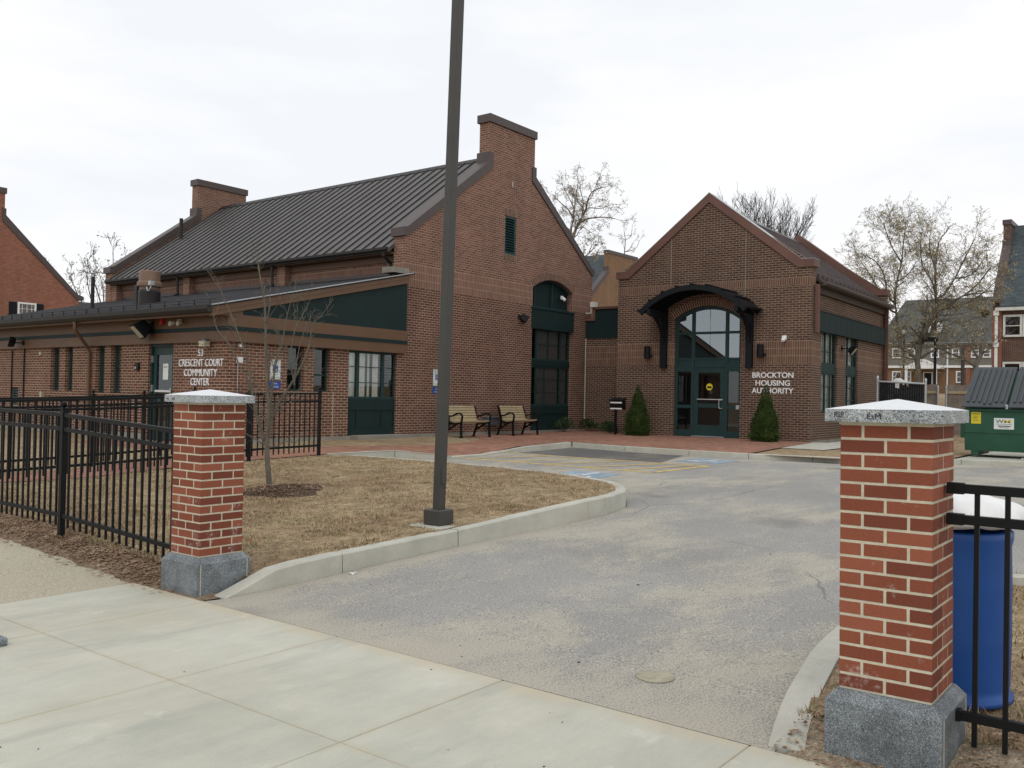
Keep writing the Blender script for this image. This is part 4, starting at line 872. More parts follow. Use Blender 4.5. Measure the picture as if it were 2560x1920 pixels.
w3 = window(FG, cc, 15.47, 1.49, 17.15, 2.70, rec=.12, cols=(15.84, 16.72), trows=(1.90, 2.30), fw=.05, mw=.10, gl='glass', curtain=((15.5, 15.8, 8), (15.92, 16.16, 8), (16.24, 16.32, 4), (16.42, 16.62, 6)), cmat='curtain_pale')
m = MB().box((15.47, .57, -.12), (17.15, 1.49, -.08), FG); m.box((15.47, 1.20, -.08), (17.15, 1.49, -.055), FG); m.box((15.47, .57, -.08), (17.15, .72, -.055), FG)
for a in (15.47, 15.80, 16.68, 17.10): m.box((a, .72, -.08), (a + .05, 1.20, -.06), FG)
part('apron_panel', m, 'green', cc)
m = MB().box((15.60, .36, -.1), (17.36, .565, .26), FG); part('step', m, 'found', cc, bevel=.01)
for (a0, a1) in ((21.52, 22.01), (22.32, 22.76), (23.96, 24.36), (24.68, 25.17)):
    window(FS, cc, a0, 1.52, a1, 2.71, rec=.17, rows=(2.20,) if a1 < 22.1 else (), fw=.06, gl='glass_dark', curtain=((a0 + .06, a1 - .06, 10),), cmat='curtain_grey')
m = MB().box((27.05, 1.1, -.1), (27.51, 1.14, -.02), FS)
for i in range(6): z = 1.16 + i * .072; m.box((27.06, z, -.08), (27.50, z + .03, -.03), FS)
m.box((27.05, 1.1, -.12), (27.51, 1.6, -.09), FS); part('louver', m, 'louver', cc)
# side door of the wing
dm = MB(); dm.box((19.22, .40, -.16), (19.28, 2.71, -.06), FS); dm.box((20.22, .40, -.16), (20.28, 2.71, -.06), FS); dm.box((19.28, 2.64, -.16), (20.22, 2.71, -.06), FS); part('door_frame', dm, 'green_frame', cc)
dm = MB(); dm.box((19.29, .42, -.15), (19.42, 2.63, -.10), FS); dm.box((20.08, .42, -.15), (20.21, 2.63, -.10), FS); dm.box((19.42, 2.45, -.15), (20.08, 2.63, -.10), FS); dm.box((19.42, .42, -.15), (20.08, .70, -.10), FS); dm.box((19.42, 1.30, -.15), (20.08, 1.44, -.10), FS)
dd = part('door', dm, 'green_frame', cc); pm = MB().box((19.42, .7, -.135), (20.08, 2.45, -.13), FS); part('pane', pm, 'glass_dark', dd)
pm = MB().box((19.42, 1.56, -.10), (20.08, 1.61, -.06), FS); part('push_bar', pm, 'chrome', dd); pm = MB().tube([FS.P(19.36, 1.35, -.10), FS.P(19.36, 1.35, -.03), FS.P(19.36, 1.66, -.03), FS.P(19.36, 1.66, -.10)], .012, 6); part('handle', pm, 'chrome', dd)
pm = MB().box((19.62, 1.86, -.128), (19.84, 2.24, -.122), FS); nb = part('notice', pm, 'sign_white', dd)
for z in (2.35, 1.65): pm = MB().box((20.20, z - .08, -.10), (20.235, z + .08, -.05), FS); part('hinge', pm, 'steel', dd)
FT = Frame((11.936, 0, 0), (0, -1, 0), (0, 0, 1), (-1, 0, 0)); text_obj('notice_text', 'NOTICE', Frame(FS.P(0, 0, -.121), (0, -1, 0), (0, 0, 1), (-1, 0, 0)), -19.73, 2.14, .035, M['lampblack'], None, width=.15, depth=.001)
bpy.data.objects['notice_text'].parent = dd; bpy.data.objects['notice_text'].matrix_parent_inverse = full(dd).inverted()
# lettering on the wing
sg = thing('wall_lettering', 'white raised letters reading 53 Crescent Court Community Center on the wing wall', 'sign', (11.93, 18.1, 1.74))
for s, yc, w, z, h in (('53', 18.10, .20, 2.395, .155), ('CRESCENT COURT', 18.095, 1.72, 2.165, .168), ('COMMUNITY', 18.10, 1.28, 1.940, .165), ('CENTER', 18.115, .71, 1.735, .165)):
    text_obj('text_line', s, FT, -yc, z, h, M['letter'], sg, width=w, depth=.022)

# ---- housing office ------------------------------------------------------
TH = math.radians(1.64); UB = Vector((-math.sin(TH), math.cos(TH), 0)); VB = Vector((math.cos(TH), math.sin(TH), 0)); PC = Vector((25.55, 9.02, 0))
FB = Frame(PC, UB, (0, 0, 1), -VB); FR = Frame(PC, VB, (0, 0, 1), -UB); FBT = Frame(PC, -UB, (0, 0, 1), -VB)
ho = thing('brick_building', 'smaller gabled brick office with an arched glass entrance and brown rake coping', 'building', (25.55, 9.02, .48))
HL = 8.5; WU = 6.27; UC = 3.155
eop, (ec, ecz, er, eth) = arc_open(2.09, 4.25, .50, 4.13, 4.50)
m = MB().prism([[(0, .1), (WU, .1), (WU, 5.6), (UC, 7.80), (0, 5.6)], eop], 0, -.36, FB); hw = part('wall', m, 'brick2', ho)
voussoirs('brick_arch', hw, FB, ec, ecz, er + .005, er + .235, eth + 1.5, 33)
m = MB()
for a, b0, b1 in ((4.40, 5.2, 6.70), (1.98, 4.75, 6.70)): m.box((a - .009, b0, -.01), (a + .009, b1, .003), FB)
part('control_joint', m, 'found', hw)
HC = [(-.07, 5.49), (.40, 5.49), (UC, 7.66), (WU - .40, 5.49), (WU + .07, 5.49), (WU + .07, 5.71), (WU - .28, 5.71), (UC, 7.94), (.28, 5.71), (-.07, 5.71)]
m = MB().prism([HC], .05, -.42, FB); part('coping', m, 'cope2', ho); m = MB().prism([HC], -HL + .42, -HL - .05, FB); part('coping', m, 'cope2', ho)
m = MB().prism([[(-.07, 5.712), (.28, 5.712), (UC, 7.942), (WU - .28, 5.712), (WU + .07, 5.712), (WU + .07, 5.722), (WU - .28, 5.722), (UC, 7.952), (.28, 5.722), (-.07, 5.722)]], .055, -.43, FB); part('coping_top', m, 'steel', ho)
m = MB().prism([[(0, .1), (WU, .1), (WU, 5.6), (UC, 7.80), (0, 5.6)]], -HL + .36, -HL, FB); part('wall', m, 'brick2', ho)
m = MB().wallrect(FR, .36, .1, HL - .36, 5.06, [(1.13, 1.31, 2.68, 3.75), (3.58, 1.31, 4.98, 3.75)], -.06, -.36); part('wall', m, 'brick2', ho)
m = MB().prism([[(.36, .1), (HL - .36, .1), (HL - .36, 5.06), (.36, 5.06)]], -WU + .3, -WU, FR); part('wall', m, 'brick2', ho)
m = MB().box((.01, .1, -.3), (HL, .51, .015), FR); m.box((.0, .1, -.3), (2.08, .50, .015), FB); m.box((4.26, .1, -.3), (WU, .50, .015), FB); part('foundation', m, 'found', ho)
m = MB().prism([[(-.20, 5.08), (UC, 7.66), (WU + .2, 5.08), (WU + .2, 4.98), (UC, 7.56), (-.20, 4.98)]], -.36, -HL + .36, FB); hr = part('roof', m, 'shingle_brown', ho)
m = MB().prism([[(UC - .15, 7.56), (UC, 7.69), (UC + .15, 7.56), (UC, 7.665)]], -.40, -HL + .38, FB); part('ridge_cap', m, 'cope1', hr)
m = MB()
for dz in (.06, .12): m.tube([FR.P(.45, 5.08 + .17 * .78 + dz, -.0), FR.P(HL - .4, 5.08 + .17 * .78 + dz, -.0)], .011, 6)
for i in range(17): a = .6 + i * .44; m.box((a, 5.18, -.04), (a + .015, 5.34, .0), FR)
part('snow_guard', m, 'cope1', hr)
m = MB().prism([[(-.20, 4.99), (-.20, 5.10), (-.33, 5.10), (-.33, 5.03), (-.28, 4.99)]], -.36, -HL + .36, FB); part('gutter', m, 'cope1', ho)
m = MB().box((.36, 4.78, -.06), (HL - .36, 4.995, .04), FR); m.box((.36, 4.965, .0), (HL - .36, 5.0, .21), FR); part('fascia', m, 'brown_dark', ho)
m = MB().box((.36, 3.69, -.08), (HL - .45, 4.26, .07), FR); hp = part('green_panel', m, 'green', ho)
m = MB().box((.34, 4.262, -.05), (HL - .43, 4.285, .09), FR)
for i in range(12): m.box((.9 + i * .58, 3.70, .069), (.91 + i * .58, 4.25, .073), FR)
part('panel_trim', m, 'gutter', hp)
for v in (.22, HL - .50): m = MB().box((v - .05, 3.62 if v < 1 else .5, .05), (v + .05, 5.0, .15), FR); part('downspout', m, 'cope2', ho)
window(FR, ho, 1.13, 1.31, 2.68, 2.52, rec=.17, cols=(1.72, 2.25), trows=(1.7, 2.1), mw=.07, curtain=((1.16, 2.64, 40),), cmat='curtain_pale')
window(FR, ho, 1.13, 2.76, 2.68, 3.75, rec=.17, cols=(1.72, 2.25), trows=(3.15,), mw=.07, curtain=((1.16, 2.64, 40),), cmat='curtain_pale')
window(FR, ho, 3.58, 1.31, 4.98, 2.52, rec=.17, cols=(4.05, 4.6), trows=(1.7, 2.1), mw=.07, curtain=((3.61, 4.94, 40),), cmat='curtain_pale')
window(FR, ho, 3.58, 2.76, 4.98, 3.75, rec=.17, cols=(4.05, 4.6), trows=(3.15,), mw=.07, curtain=((3.61, 4.94, 40),), cmat='curtain_pale')
m = MB().box((1.13, 2.52, -.17), (2.68, 2.76, -.11), FR); m.box((3.58, 2.52, -.17), (4.98, 2.76, -.11), FR); part('spandrel_panel', m, 'green_frame', ho)
# entrance screen
rec = .14; m = MB(); E0, E1, G = -rec - .04, -rec + .05, FB
m.box((2.09, .50, E0), (2.17, 4.14, E1), G); m.box((4.17, .50, E0), (4.25, 4.14, E1), G)
for a in (2.57, 3.665): m.box((a - .045, .50, E0), (a + .045, 4.40, E1 - .004), G)
for b0, b1 in ((3.645, 3.72), (2.86, 2.92), (2.62, 2.70)): m.box((2.17, b0, E0 + .002), (4.17, b1, E1 - .008), G)
m.box((2.17, 2.70, E0 + .01), (4.17, 2.86, E1 - .03), G)
for a0, a1 in ((2.17, 2.525), (3.71, 4.17)): m.box((a0, .50, E0 + .003), (a1, .70, E1 - .01), G); m.box((a0, 1.37, E0 + .003), (a1, 1.47, E1 - .01), G); m.box((a0, 2.50, E0 + .003), (a1, 2.62, E1 - .01), G)
m.box((3.112, 2.92, E0 + .02), (3.132, 4.46, E1 - .05), G)
en = part('entrance_frame', m, 'green_frame', ho)
ring(G, ec, ecz, er - .10, er - .002, eth - .4, E1 + .004, E0).build('arched_frame', M['green_frame'], en)
for a0, b0, a1, b1 in ((2.16, .69, 2.53, 2.63), (3.70, .69, 4.18, 2.63), (2.16, 2.90, 2.53, 3.65), (2.61, 2.90, 3.62, 3.65), (3.70, 2.90, 4.18, 3.65)):
    pm = MB(); pm.face([G.P(a0, b0, -rec), G.P(a1, b0, -rec), G.P(a1, b1, -rec), G.P(a0, b1, -rec)]); part('pane', pm, 'glass_mirror' if b0 > 2 else 'glass_dark', en)
def arc_z(a, dr=.05): return ecz + math.sqrt(max(0, (er - dr) ** 2 - (a - ec) ** 2))
for a0, a1 in ((2.16, 2.53), (2.61, 3.62), (3.70, 4.18)):
    pts = [(a0, 3.71), (a1, 3.71)] + [(a1 + (a0 - a1) * i / 8, arc_z(a1 + (a0 - a1) * i / 8)) for i in range(9)]
    pm = MB(); pm.face([G.P(p[0], p[1], -rec) for p in pts]); part('pane', pm, 'glass_mirror', en)
dm = MB(); dm.box((2.62, .53, E0), (2.76, 2.61, E1 - .02), G); dm.box((3.48, .53, E0), (3.62, 2.61, E1 - .02), G); dm.box((2.76, 2.46, E0), (3.48, 2.61, E1 - .02), G); dm.box((2.76, .53, E0), (3.48, .86, E1 - .02), G); dm.box((2.76, 1.40, E0), (3.48, 1.52, E1 - .02), G)
dd = part('door', dm, 'green_frame', ho); pm = MB(); pm.face([G.P(2.75, .85, -rec), G.P(3.49, .85, -rec), G.P(3.49, 2.47, -rec), G.P(2.75, 2.47, -rec)]); part('pane', pm, 'glass_dark', dd)
pm = MB().box((2.66, 1.635, -.11), (3.5, 1.665, -.07), G); part('push_bar', pm, 'chrome', dd)
pm = MB().tube([G.P(2.67, 1.38, -.10), G.P(2.74, 1.38, -.04), G.P(2.77, 1.42, -.04), G.P(2.77, 1.62, -.04), G.P(2.70, 1.64, -.1)], .016, 6); part('handle', pm, 'chrome', dd)
pm = MB().lathe([(0, 0), (.105, 0), (.105, .004), (0, .004)], (0, 0, 0), 20, Frame(G.P(3.12, 2.03, -rec + .005), G.u, G.v, G.w)); st = part('sticker', pm, 'yellow_sign', dd)
pm = MB().box((3.05, 1.99, -rec + .009), (3.19, 2.05, -rec + .012), G); part('sticker_print', pm, 'green', dd)
pm = MB().box((2.60, .505, -.2), (3.64, .53, -.02), G); part('threshold', pm, 'steel', ho)
pm = MB().box((2.14, 1.37, -.09), (2.24, 1.49, -.07), G); part('door_opener_button', pm, 'steel', ho)
# curved entrance canopy
AR = (1.72 ** 2 + .72 ** 2) / (2 * .72); AZ = 5.02 - AR; ath = math.degrees(math.asin(1.72 / AR)); can = None
m = MB(); n = 26; o_ = arcpts(3.19, AZ, AR, 90 - ath, 90 + ath, n); i_ = arcpts(3.19, AZ, AR - .045, 90 - ath, 90 + ath, n)
for k in range(n):
    for (P, Q) in ((o_[k], o_[k + 1]), (i_[k], i_[k + 1])): m.face([FB.P(*P, 0.02), FB.P(*Q, 0.02), FB.P(*Q, 1.15), FB.P(*P, 1.15)])
    m.face([FB.P(*o_[k], 1.15), FB.P(*o_[k + 1], 1.15), FB.P(*i_[k + 1], 1.15), FB.P(*i_[k], 1.15)])
for P, Q in ((o_[0], i_[0]), (o_[-1], i_[-1])): m.face([FB.P(*P, .02), FB.P(*P, 1.15), FB.P(*Q, 1.15), FB.P(*Q, .02)])
can = part('entrance_canopy', m, 'awning', ho)
for w0, w1 in ((1.06, 1.15), (.52, .60), (.03, .11)):
    q = ring(FB, 3.19, AZ, AR - .155 if w0 > 1 or w0 < .1 else AR - .12, AR - .046, ath + .4, w1, w0); 
    for a in (0,): pass
    q.build('arched_beam', M['awning'], can)
for k in range(9):
    a = math.radians(90 - ath + 2 * ath * (k + .0) / 8); r = AR + .012; c_, s_ = math.cos(a), math.sin(a)
    Fk = Frame(FB.P(3.19 + r * c_, AZ + r * s_, .02), FB.u * (-s_) + FB.v * c_, FB.u * c_ + FB.v * s_, FB.w)
    MB().box((-.03, -.01, 0), (.03, .03, 1.17), Fk).build('rib', M['awning'], can)
for ua in (4.58, 1.80):
    m = MB().box((ua - .10, 2.60, .002), (ua + .10, 4.55, .13), FB); po = m.build('bracket_post', M['awning'], can)
    sgn = 1 if ua > 3 else -1
    pts = []
    for i in range(9):
        t = i / 8; pts.append(FB.P(ua + sgn * .0, 3.35 + .87 * math.sin(t * math.pi / 2), .13 + .88 * (1 - math.cos(t * math.pi / 2))))
    MB().bar(pts, .10, .10, up=FB.w).build('curved_brace', M['awning'], can)
    MB().box((ua - .06, 4.20, .10), (ua + .06, 4.36, 1.14), FB).build('canopy_arm', M['awning'], can)
m = MB().box((1.55, 4.22, 1.0), (1.72, 4.42, 1.12), FB); m.box((4.66, 4.22, 1.0), (4.83, 4.42, 1.12), FB); 
# lettering
sg = thing('wall_lettering', 'white raised letters reading Brockton Housing Authority beside the office entrance', 'sign', tuple(FB.P(1.1, 1.86, 0)))
for s, uc, w, z, h in (('BROCKTON', 1.10, 1.22, 2.315, .155), ('HOUSING', 1.10, 1.02, 2.085, .155), ('AUTHORITY', 1.105, 1.24, 1.860, .155)):
    text_obj('text_line', s, FBT, -uc, z, h, M['letter'], sg, width=w, depth=.022, bold=.012)
# link block between the two
FL = Frame((26.27, 0, 0), (0, 1, 0), (0, 0, 1), (-1, 0, 0))
m = MB().prism([[(15.2, .1), (17.095, .1), (17.095, 3.66), (15.2, 3.66)]], 0, -4, FL); part('wall', m, 'brick2', ho)
m = MB().prism([[(15.2, 3.66), (17.095, 3.66), (17.095, 4.26), (16.70, 4.26), (16.70, 4.65), (15.2, 4.65)]], .03, -4, FL); part('green_panel', m, 'green', ho)
m = MB().prism([[(15.2, 4.65), (16.70, 4.65), (16.70, 4.26), (17.09, 4.26), (17.09, 4.34), (16.80, 4.34), (16.80, 4.73), (15.2, 4.73)]], .08, -4.02, FL); part('coping', m, 'cope2', ho)
m = MB().tube([(26.20, 17.05, .9), (26.20, 17.05, 3.65)], .022, 6); part('conduit', m, 'beige', ho)
m = MB().tube([(26.2, 17.06, 4.52), (26.2, 16.86, 4.52), (26.2, 16.86, 4.72), (26.3, 16.86, 4.72)], .022, 6); m.box((26.1, 16.66, 4.72), (26.3, 16.84, 4.90)); part('conduit', m, 'offwhite', ho)
M_in = MB().box((12.26, 17.42, .42), (26.28, 31.9, .44)); part('floor', M_in, 'floor_in', cc); M_in = MB().box((.4, .44, -HL + .4), (WU - .3, .46, -.4), FB); part('floor', M_in, 'floor_in', ho)

# plastered rooms behind the glass
for nm, mb_, par in (('interior_wall', MB().box((.5, .5, -2.65), (WU - .5, 4.9, -2.6), FB), ho), ('interior_wall', MB().box((.5, .5, -2.0), (HL - .5, 4.9, -1.95), FR), ho), ('interior_wall', MB().box((22.6, .45, -1.25), (26.2, 5.4, -1.2), FG), cc), ('interior_wall', MB().box((12.4, .45, -2.2), (17.3, 3.3, -2.15), FG), cc), ('interior_wall', MB().box((19.4, .45, -1.9), (33, 3.4, -1.85), FS), cc)):
    mb_.build(nm, M['inner'], par)
# ================================================================ background houses
def gabled_house(label, XC_, hw, ch, zf, slope, zch, zb, Y0, depth, mat, roofmat, sgn=-1, cap='cope1', loc=None, name='brick_house'):
    """ridge runs along Y; sgn=-1: front gable faces -Y at Y0, body extends towards +Y (sgn=+1 mirrors that)"""
    F = Frame((0, Y0, 0), (1, 0, 0), (0, 0, 1), (0, sgn, 0)); t = thing(name, label, 'house', (XC_, Y0 - sgn * depth / 2, zb))
    zs = zf + slope * (hw - ch)
    out = [(XC_ - hw, zb - .5), (XC_ + hw, zb - .5), (XC_ + hw, zf), (XC_ + ch, zs), (XC_ + ch, zch), (XC_ - ch, zch), (XC_ - ch, zs), (XC_ - hw, zf)]
    W = []
    for d in (0, -depth + .4):
        m = MB().prism([out], d, d - .4, F); W.append(m.build('wall', M[mat], t))
        cp = [(XC_ - hw - .25, zf), (XC_ - hw - .25, zf + .2), (XC_ - hw + .1, zf + .3), (XC_ - ch - .06, zs + .25), (XC_ - ch - .06, zs + .6), (XC_ - ch + .12, zs + .6), (XC_ - ch + .12, zs - .05), (XC_ - hw + .12, zf)]
        for q in (cp, [(2 * XC_ - a, b) for a, b in cp]): MB().prism([q], d + .05, d - .46, F).build('coping', M[cap], t)
        MB().box((XC_ - ch - .07, zch - .02, d - .46), (XC_ + ch + .07, zch + .28, d + .05), F).build('chimney_cap', M[cap], t)
    for s in (-1, 1): MB().prism([[(XC_ + s * hw, zb - .5), (XC_ + s * (hw - .3), zb - .5), (XC_ + s * (hw - .3), zf - .1), (XC_ + s * hw, zf - .1)]], -.4, -depth + .4, F).build('wall', M[mat], t)
    zr_ = zf - .18 + slope * (hw + .25)
    MB().prism([[(XC_ - hw - .3, zf - .2), (XC_, zr_), (XC_ + hw + .3, zf - .2), (XC_ + hw + .3, zf - .32), (XC_, zr_ - .12), (XC_ - hw - .3, zf - .32)]], -.4, -depth + .4, F).build('roof', M[roofmat], t)
    return t, F
h1, F1 = gabled_house('red brick gabled house with black shuttered window beyond the wing roof', 20.03, 5.15, 1.12, 6.50, .945, 11.70, .2, 50, 14, 'brick_red', 'shingle_grey')
window(F1, h1, 21.90, 4.75, 22.85, 6.09, rec=-.02, fw=.09, tcols=(22.13, 22.37, 22.62), trows=(5.0, 5.25, 5.5, 5.75), gl='glass_dark', fmat='white', dep=.06)
for a in (21.48, 22.87): MB().box((a, 4.7, 0), (a + .38, 6.08, .05), F1).build('shutter', M['lampblack'], h1)
MB().box((25.2, 6.05, -.3), (25.9, 6.42, -.05), F1).build('gutter', M['grey_box'], h1)
h5, F5 = gabled_house('tan brick gabled house half hidden between the two brick buildings', 70.40, 9.4, 2.55, 6.9, .83, 14.35, 1.9, 42, 22, 'brick_tan', 'shingle_grey')
h3, F3 = gabled_house('two storey dark brick house with blue grey roof and white downspout at the right border', 64.45, 4.45, 1.35, 7.72, 1.16, 12.9, 1.4, 10.35, 28, 'brick_dark', 'shingle_grey', sgn=1)
FW = Frame((60.0, 0, 0), (0, -1, 0), (0, 0, 1), (-1, 0, 0))
def y3(y): return -y
MB().box((-10.36, .9, -.1), (-9.85, 7.3, .10), FW).build('pier', M['brick_red'], h3)
MB().prism([[(-10.15, 7.22), (18, 7.22), (18, 7.40), (-10.15, 7.40)]], .42, -.05, FW).build('gutter', M['offwhite'], h3)
m = MB().tube([(59.80, 10.12, 7.3), (59.80, 10.12, 1.4)], .09, 8); 
for z in (6.95, 5.1): m.box((59.66, 9.98, z), (59.9, 10.26, z + .28))
m.build('downspout', M['white'], h3)
for z0, z1 in ((5.68, 6.98), (2.9, 4.22)):
    for k in range(7):
        a = -9.78 + k * 3.4; wn = window(FW, h3, a, z0, a + 1.0, z1, rec=-.05, fw=.12, rows=((z0 + z1) / 2,), fmat='offwhite', gl='glass_dark', dep=.08)
        window(FW, h3, a + 1.02, z0, a + 2.02, z1, rec=-.05, fw=.12, rows=((z0 + z1) / 2,), fmat='offwhite', gl='glass_dark', dep=.08)
# far two storey row house
t = thing('row_house', 'long row house with grey roof and white gabled porch behind the budding tree', 'house', (100, 19, 2.75)); h4 = t
F4 = Frame((100, 0, 0), (0, -1, 0), (0, 0, 1), (-1, 0, 0))
m = MB().prism([[(-28.0, 2.0), (2, 2.0), (2, 5.45), (-28.0, 5.45)]], 0, -.3, F4); m.box((-28, 2, -9), (-27.7, 7.8, -.3), F4); m.build('wall', M['brick_tan'], t)
m = MB().prism([[(-27.9, 5.45), (2, 5.45), (2, 7.8), (-27.9, 7.8)]], .02, -.3, F4); m.build('siding', M['siding'], t)
MB().box((-28, 5.38, .02), (2, 5.62, .25), F4).build('band', M['white'], t); MB().box((-28.2, 7.72, .02), (2, 7.92, .35), F4).build('gutter', M['offwhite'], t)
m = MB(); m.idx([F4.P(-28.4, 7.85, .4), F4.P(2, 7.85, .4), F4.P(2, 13.2, -7), F4.P(-27.2, 13.2, -7), F4.P(2, 7.75, .4), F4.P(-28.4, 7.75, .4), F4.P(2, 7.85, -14.4), F4.P(-28.4, 7.85, -14.4)], [(0, 1, 2, 3), (5, 4, 1, 0), (3, 2, 6, 7), (0, 3, 7)]); m.build('roof', M['shingle_far'], t)
for y in (27.85, 19.38, 10): MB().box((-y - .2, 2, .0), (-y + .2, 7.75, .16), F4).build('pilaster', M['brick_red'], t)
for (ya, yb, z0, z1) in ((26.69, 25.83, 6.40, 7.45), (25.2, 24.4, 6.40, 7.45), (22.9, 22.1, 6.4, 7.4), (20.9, 20.2, 6.4, 7.4), (19.15, 18.4, 6.38, 7.2), (18.1, 17.35, 6.38, 7.2), (26.66, 25.8, 3.9, 5.05), (25.55, 24.75, 3.9, 5.05), (20.5, 19.7, 3.85, 5.05)):
    window(F4, t, -ya, z0, -yb, z1, rec=-.03, fw=.12, rows=((z0 + z1) / 2,), fmat='white', gl='glass_dark', dep=.08)
pc = MB(); pc.prism([[(-25.15, 5.42), (-21.6, 5.42), (-23.35, 6.25)]], 1.6, 0, F4); pc.box((-25.2, 5.25, 0), (-21.55, 5.42, 1.65), F4); po = pc.build('porch_roof', M['white'], t)
for y in (24.9, 22.1): MB().box((-y - .12, 2.5, 1.3), (-y + .12, 5.25, 1.54), F4).build('column', M['white'], po)
MB().box((-23.6, 2.8, .01), (-22.7, 4.95, .06), F4).build('door_frame', M['white'], t); MB().box((-23.5, 2.8, .06), (-22.8, 4.86, .09), F4).build('door', M['lampblack'], t)
pc = MB(); pc.prism([[(-23.4, 9.0), (-22.3, 9.0), (-22.3, 9.9), (-22.85, 10.3), (-23.4, 9.9)]], -.8, -4, F4); dm_ = pc.build('dormer', M['white'], t); MB().box((-23.1, 9.2, -.79), (-22.6, 9.8, -.76), F4).build('pane', M['lampblack'], dm_)
MB().tube([F4.P(-21.3, 2.7, .1), F4.P(-21.3, 7.7, .1)], .07, 6).build('downspout', M['white'], t)

# ================================================================ trees
YOUNG = [(0.045, 0.008, [(7.923, 10.307, 0.266), (7.904, 10.341, 0.612), (7.897, 10.361, 0.875), (7.912, 10.352, 1.115), (7.918, 10.356, 1.356), (7.906, 10.382, 1.644), (7.898, 10.402, 1.933), (7.886, 10.426, 2.271), (7.886, 10.437, 2.585), (7.873, 10.463, 2.899), (7.835, 10.521, 3.237), (7.822, 10.55, 3.408)]), (0.022, 0.005, [(7.918, 10.356, 1.356), (7.973, 10.293, 2.056), (8.046, 10.281, 2.277), (8.117, 10.271, 2.67), (8.196, 10.25, 2.993)]), (0.024, 0.005, [(7.897, 10.361, 0.875), (7.851, 10.444, 1.113), (7.826, 10.534, 1.327), (7.813, 10.606, 1.616), (7.782, 10.699, 2.075), (7.69, 10.87, 2.56), (7.599, 11.041, 2.975), (7.518, 11.202, 3.245)]), (0.024, 0.005, [(7.912, 10.352, 1.115), (8.009, 10.279, 1.454), (8.176, 10.163, 1.797), (8.302, 10.102, 2.093), (8.385, 10.098, 2.293), (8.452, 10.114, 2.592), (8.568, 10.069, 2.724)]), (0.014, 0.004, [(8.176, 10.163, 1.797), (8.089, 10.14, 2.084), (8.152, 10.139, 2.474), (8.249, 10.097, 2.698), (8.332, 10.073, 2.875)]), (0.012, 0.004, [(7.886, 10.437, 2.585), (7.982, 10.486, 2.789), (8.102, 10.635, 3.103)]), (0.01, 0.003, [(7.886, 10.437, 2.585), (7.788, 10.081, 2.778), (7.734, 9.799, 2.946)]), (0.014, 0.004, [(7.897, 10.361, 0.875), (7.792, 10.436, 0.946), (7.663, 10.576, 1.063)]), (0.014, 0.004, [(7.813, 10.606, 1.616), (7.709, 10.712, 1.927), (7.658, 10.934, 2.267), (7.608, 11.157, 2.49), (7.624, 11.294, 2.693)]), (0.012, 0.004, [(7.906, 10.382, 1.644), (7.958, 10.302, 1.79), (7.968, 10.359, 1.935), (8.035, 10.34, 2.18)]), (0.012, 0.003, [(8.176, 10.163, 1.797), (8.248, 10.137, 2.286), (8.425, 10.195, 2.618)]), (0.012, 0.003, [(7.897, 10.361, 0.875), (7.869, 10.079, 0.89), (7.855, 9.809, 1.043)]), (0.01, 0.003, [(7.918, 10.356, 1.356), (7.988, 10.175, 1.384), (8.107, 9.995, 1.58)]), (0.01, 0.003, [(7.826, 10.534, 1.327), (7.647, 10.452, 1.449), (7.533, 10.412, 1.496)])]
ASH = [(0.2, 0.09, [(59.822, 40.132, 11.215), (59.708, 40.301, 13.513), (59.757, 40.294, 14.182), (59.917, 40.143, 14.97), (60.083, 39.988, 15.443), (60.249, 39.834, 15.916)]), (0.1, 0.03, [(59.708, 40.301, 13.513), (59.663, 40.372, 14.319), (59.697, 40.412, 15.077), (59.819, 40.338, 15.839), (59.904, 40.311, 16.658), (60.022, 40.238, 17.596), (60.135, 40.167, 18.765)]), (0.09, 0.03, [(60.249, 39.834, 15.916), (59.753, 39.112, 16.385), (59.329, 38.65, 17.052), (59.043, 38.013, 17.598), (59.065, 36.984, 17.81)]), (0.08, 0.03, [(60.083, 39.988, 15.443), (59.983, 39.246, 15.695), (60.031, 38.603, 15.751), (60.249, 37.74, 15.754), (60.466, 36.883, 15.588)]), (0.07, 0.025, [(59.819, 40.338, 15.839), (59.119, 40.329, 16.407), (58.421, 40.621, 16.887), (57.762, 40.863, 17.362)]), (0.08, 0.025, [(60.249, 39.834, 15.916), (60.699, 40.01, 16.765), (61.264, 40.397, 17.553), (61.679, 40.972, 18.584)]), (0.07, 0.025, [(59.663, 40.372, 14.319), (59.896, 40.681, 14.903), (60.003, 41.255, 15.441), (59.95, 42.023, 16.622)]), (0.05, 0.02, [(59.753, 39.112, 16.385), (59.993, 38.865, 16.571), (60.0, 37.93, 16.411), (59.925, 37.096, 16.53)]), (0.05, 0.02, [(59.917, 40.143, 14.97), (60.775, 40.025, 15.269), (61.835, 39.874, 14.953)]), (0.05, 0.02, [(59.904, 40.311, 16.658), (58.654, 40.035, 17.317), (57.691, 39.796, 17.67)]), (0.05, 0.02, [(59.329, 38.65, 17.052), (60.766, 39.249, 17.617), (61.267, 39.052, 18.964)])]
SAPLING = [(0.1, 0.03, [(86.395, 51.449, 15.05), (86.191, 51.247, 17.721), (85.996, 51.066, 18.951), (85.687, 51.039, 19.854)]), (0.05, 0.02, [(86.191, 51.247, 17.721), (86.285, 50.712, 17.929), (86.124, 50.09, 18.645)]), (0.04, 0.02, [(85.996, 51.066, 18.951), (86.471, 51.863, 19.413), (86.445, 52.501, 19.628)]), (0.04, 0.02, [(85.996, 51.066, 18.951), (86.528, 50.704, 19.475), (86.355, 50.437, 20.218)]), (0.05, 0.02, [(86.191, 51.247, 17.721), (86.857, 50.319, 18.056), (86.88, 49.805, 18.89)])]
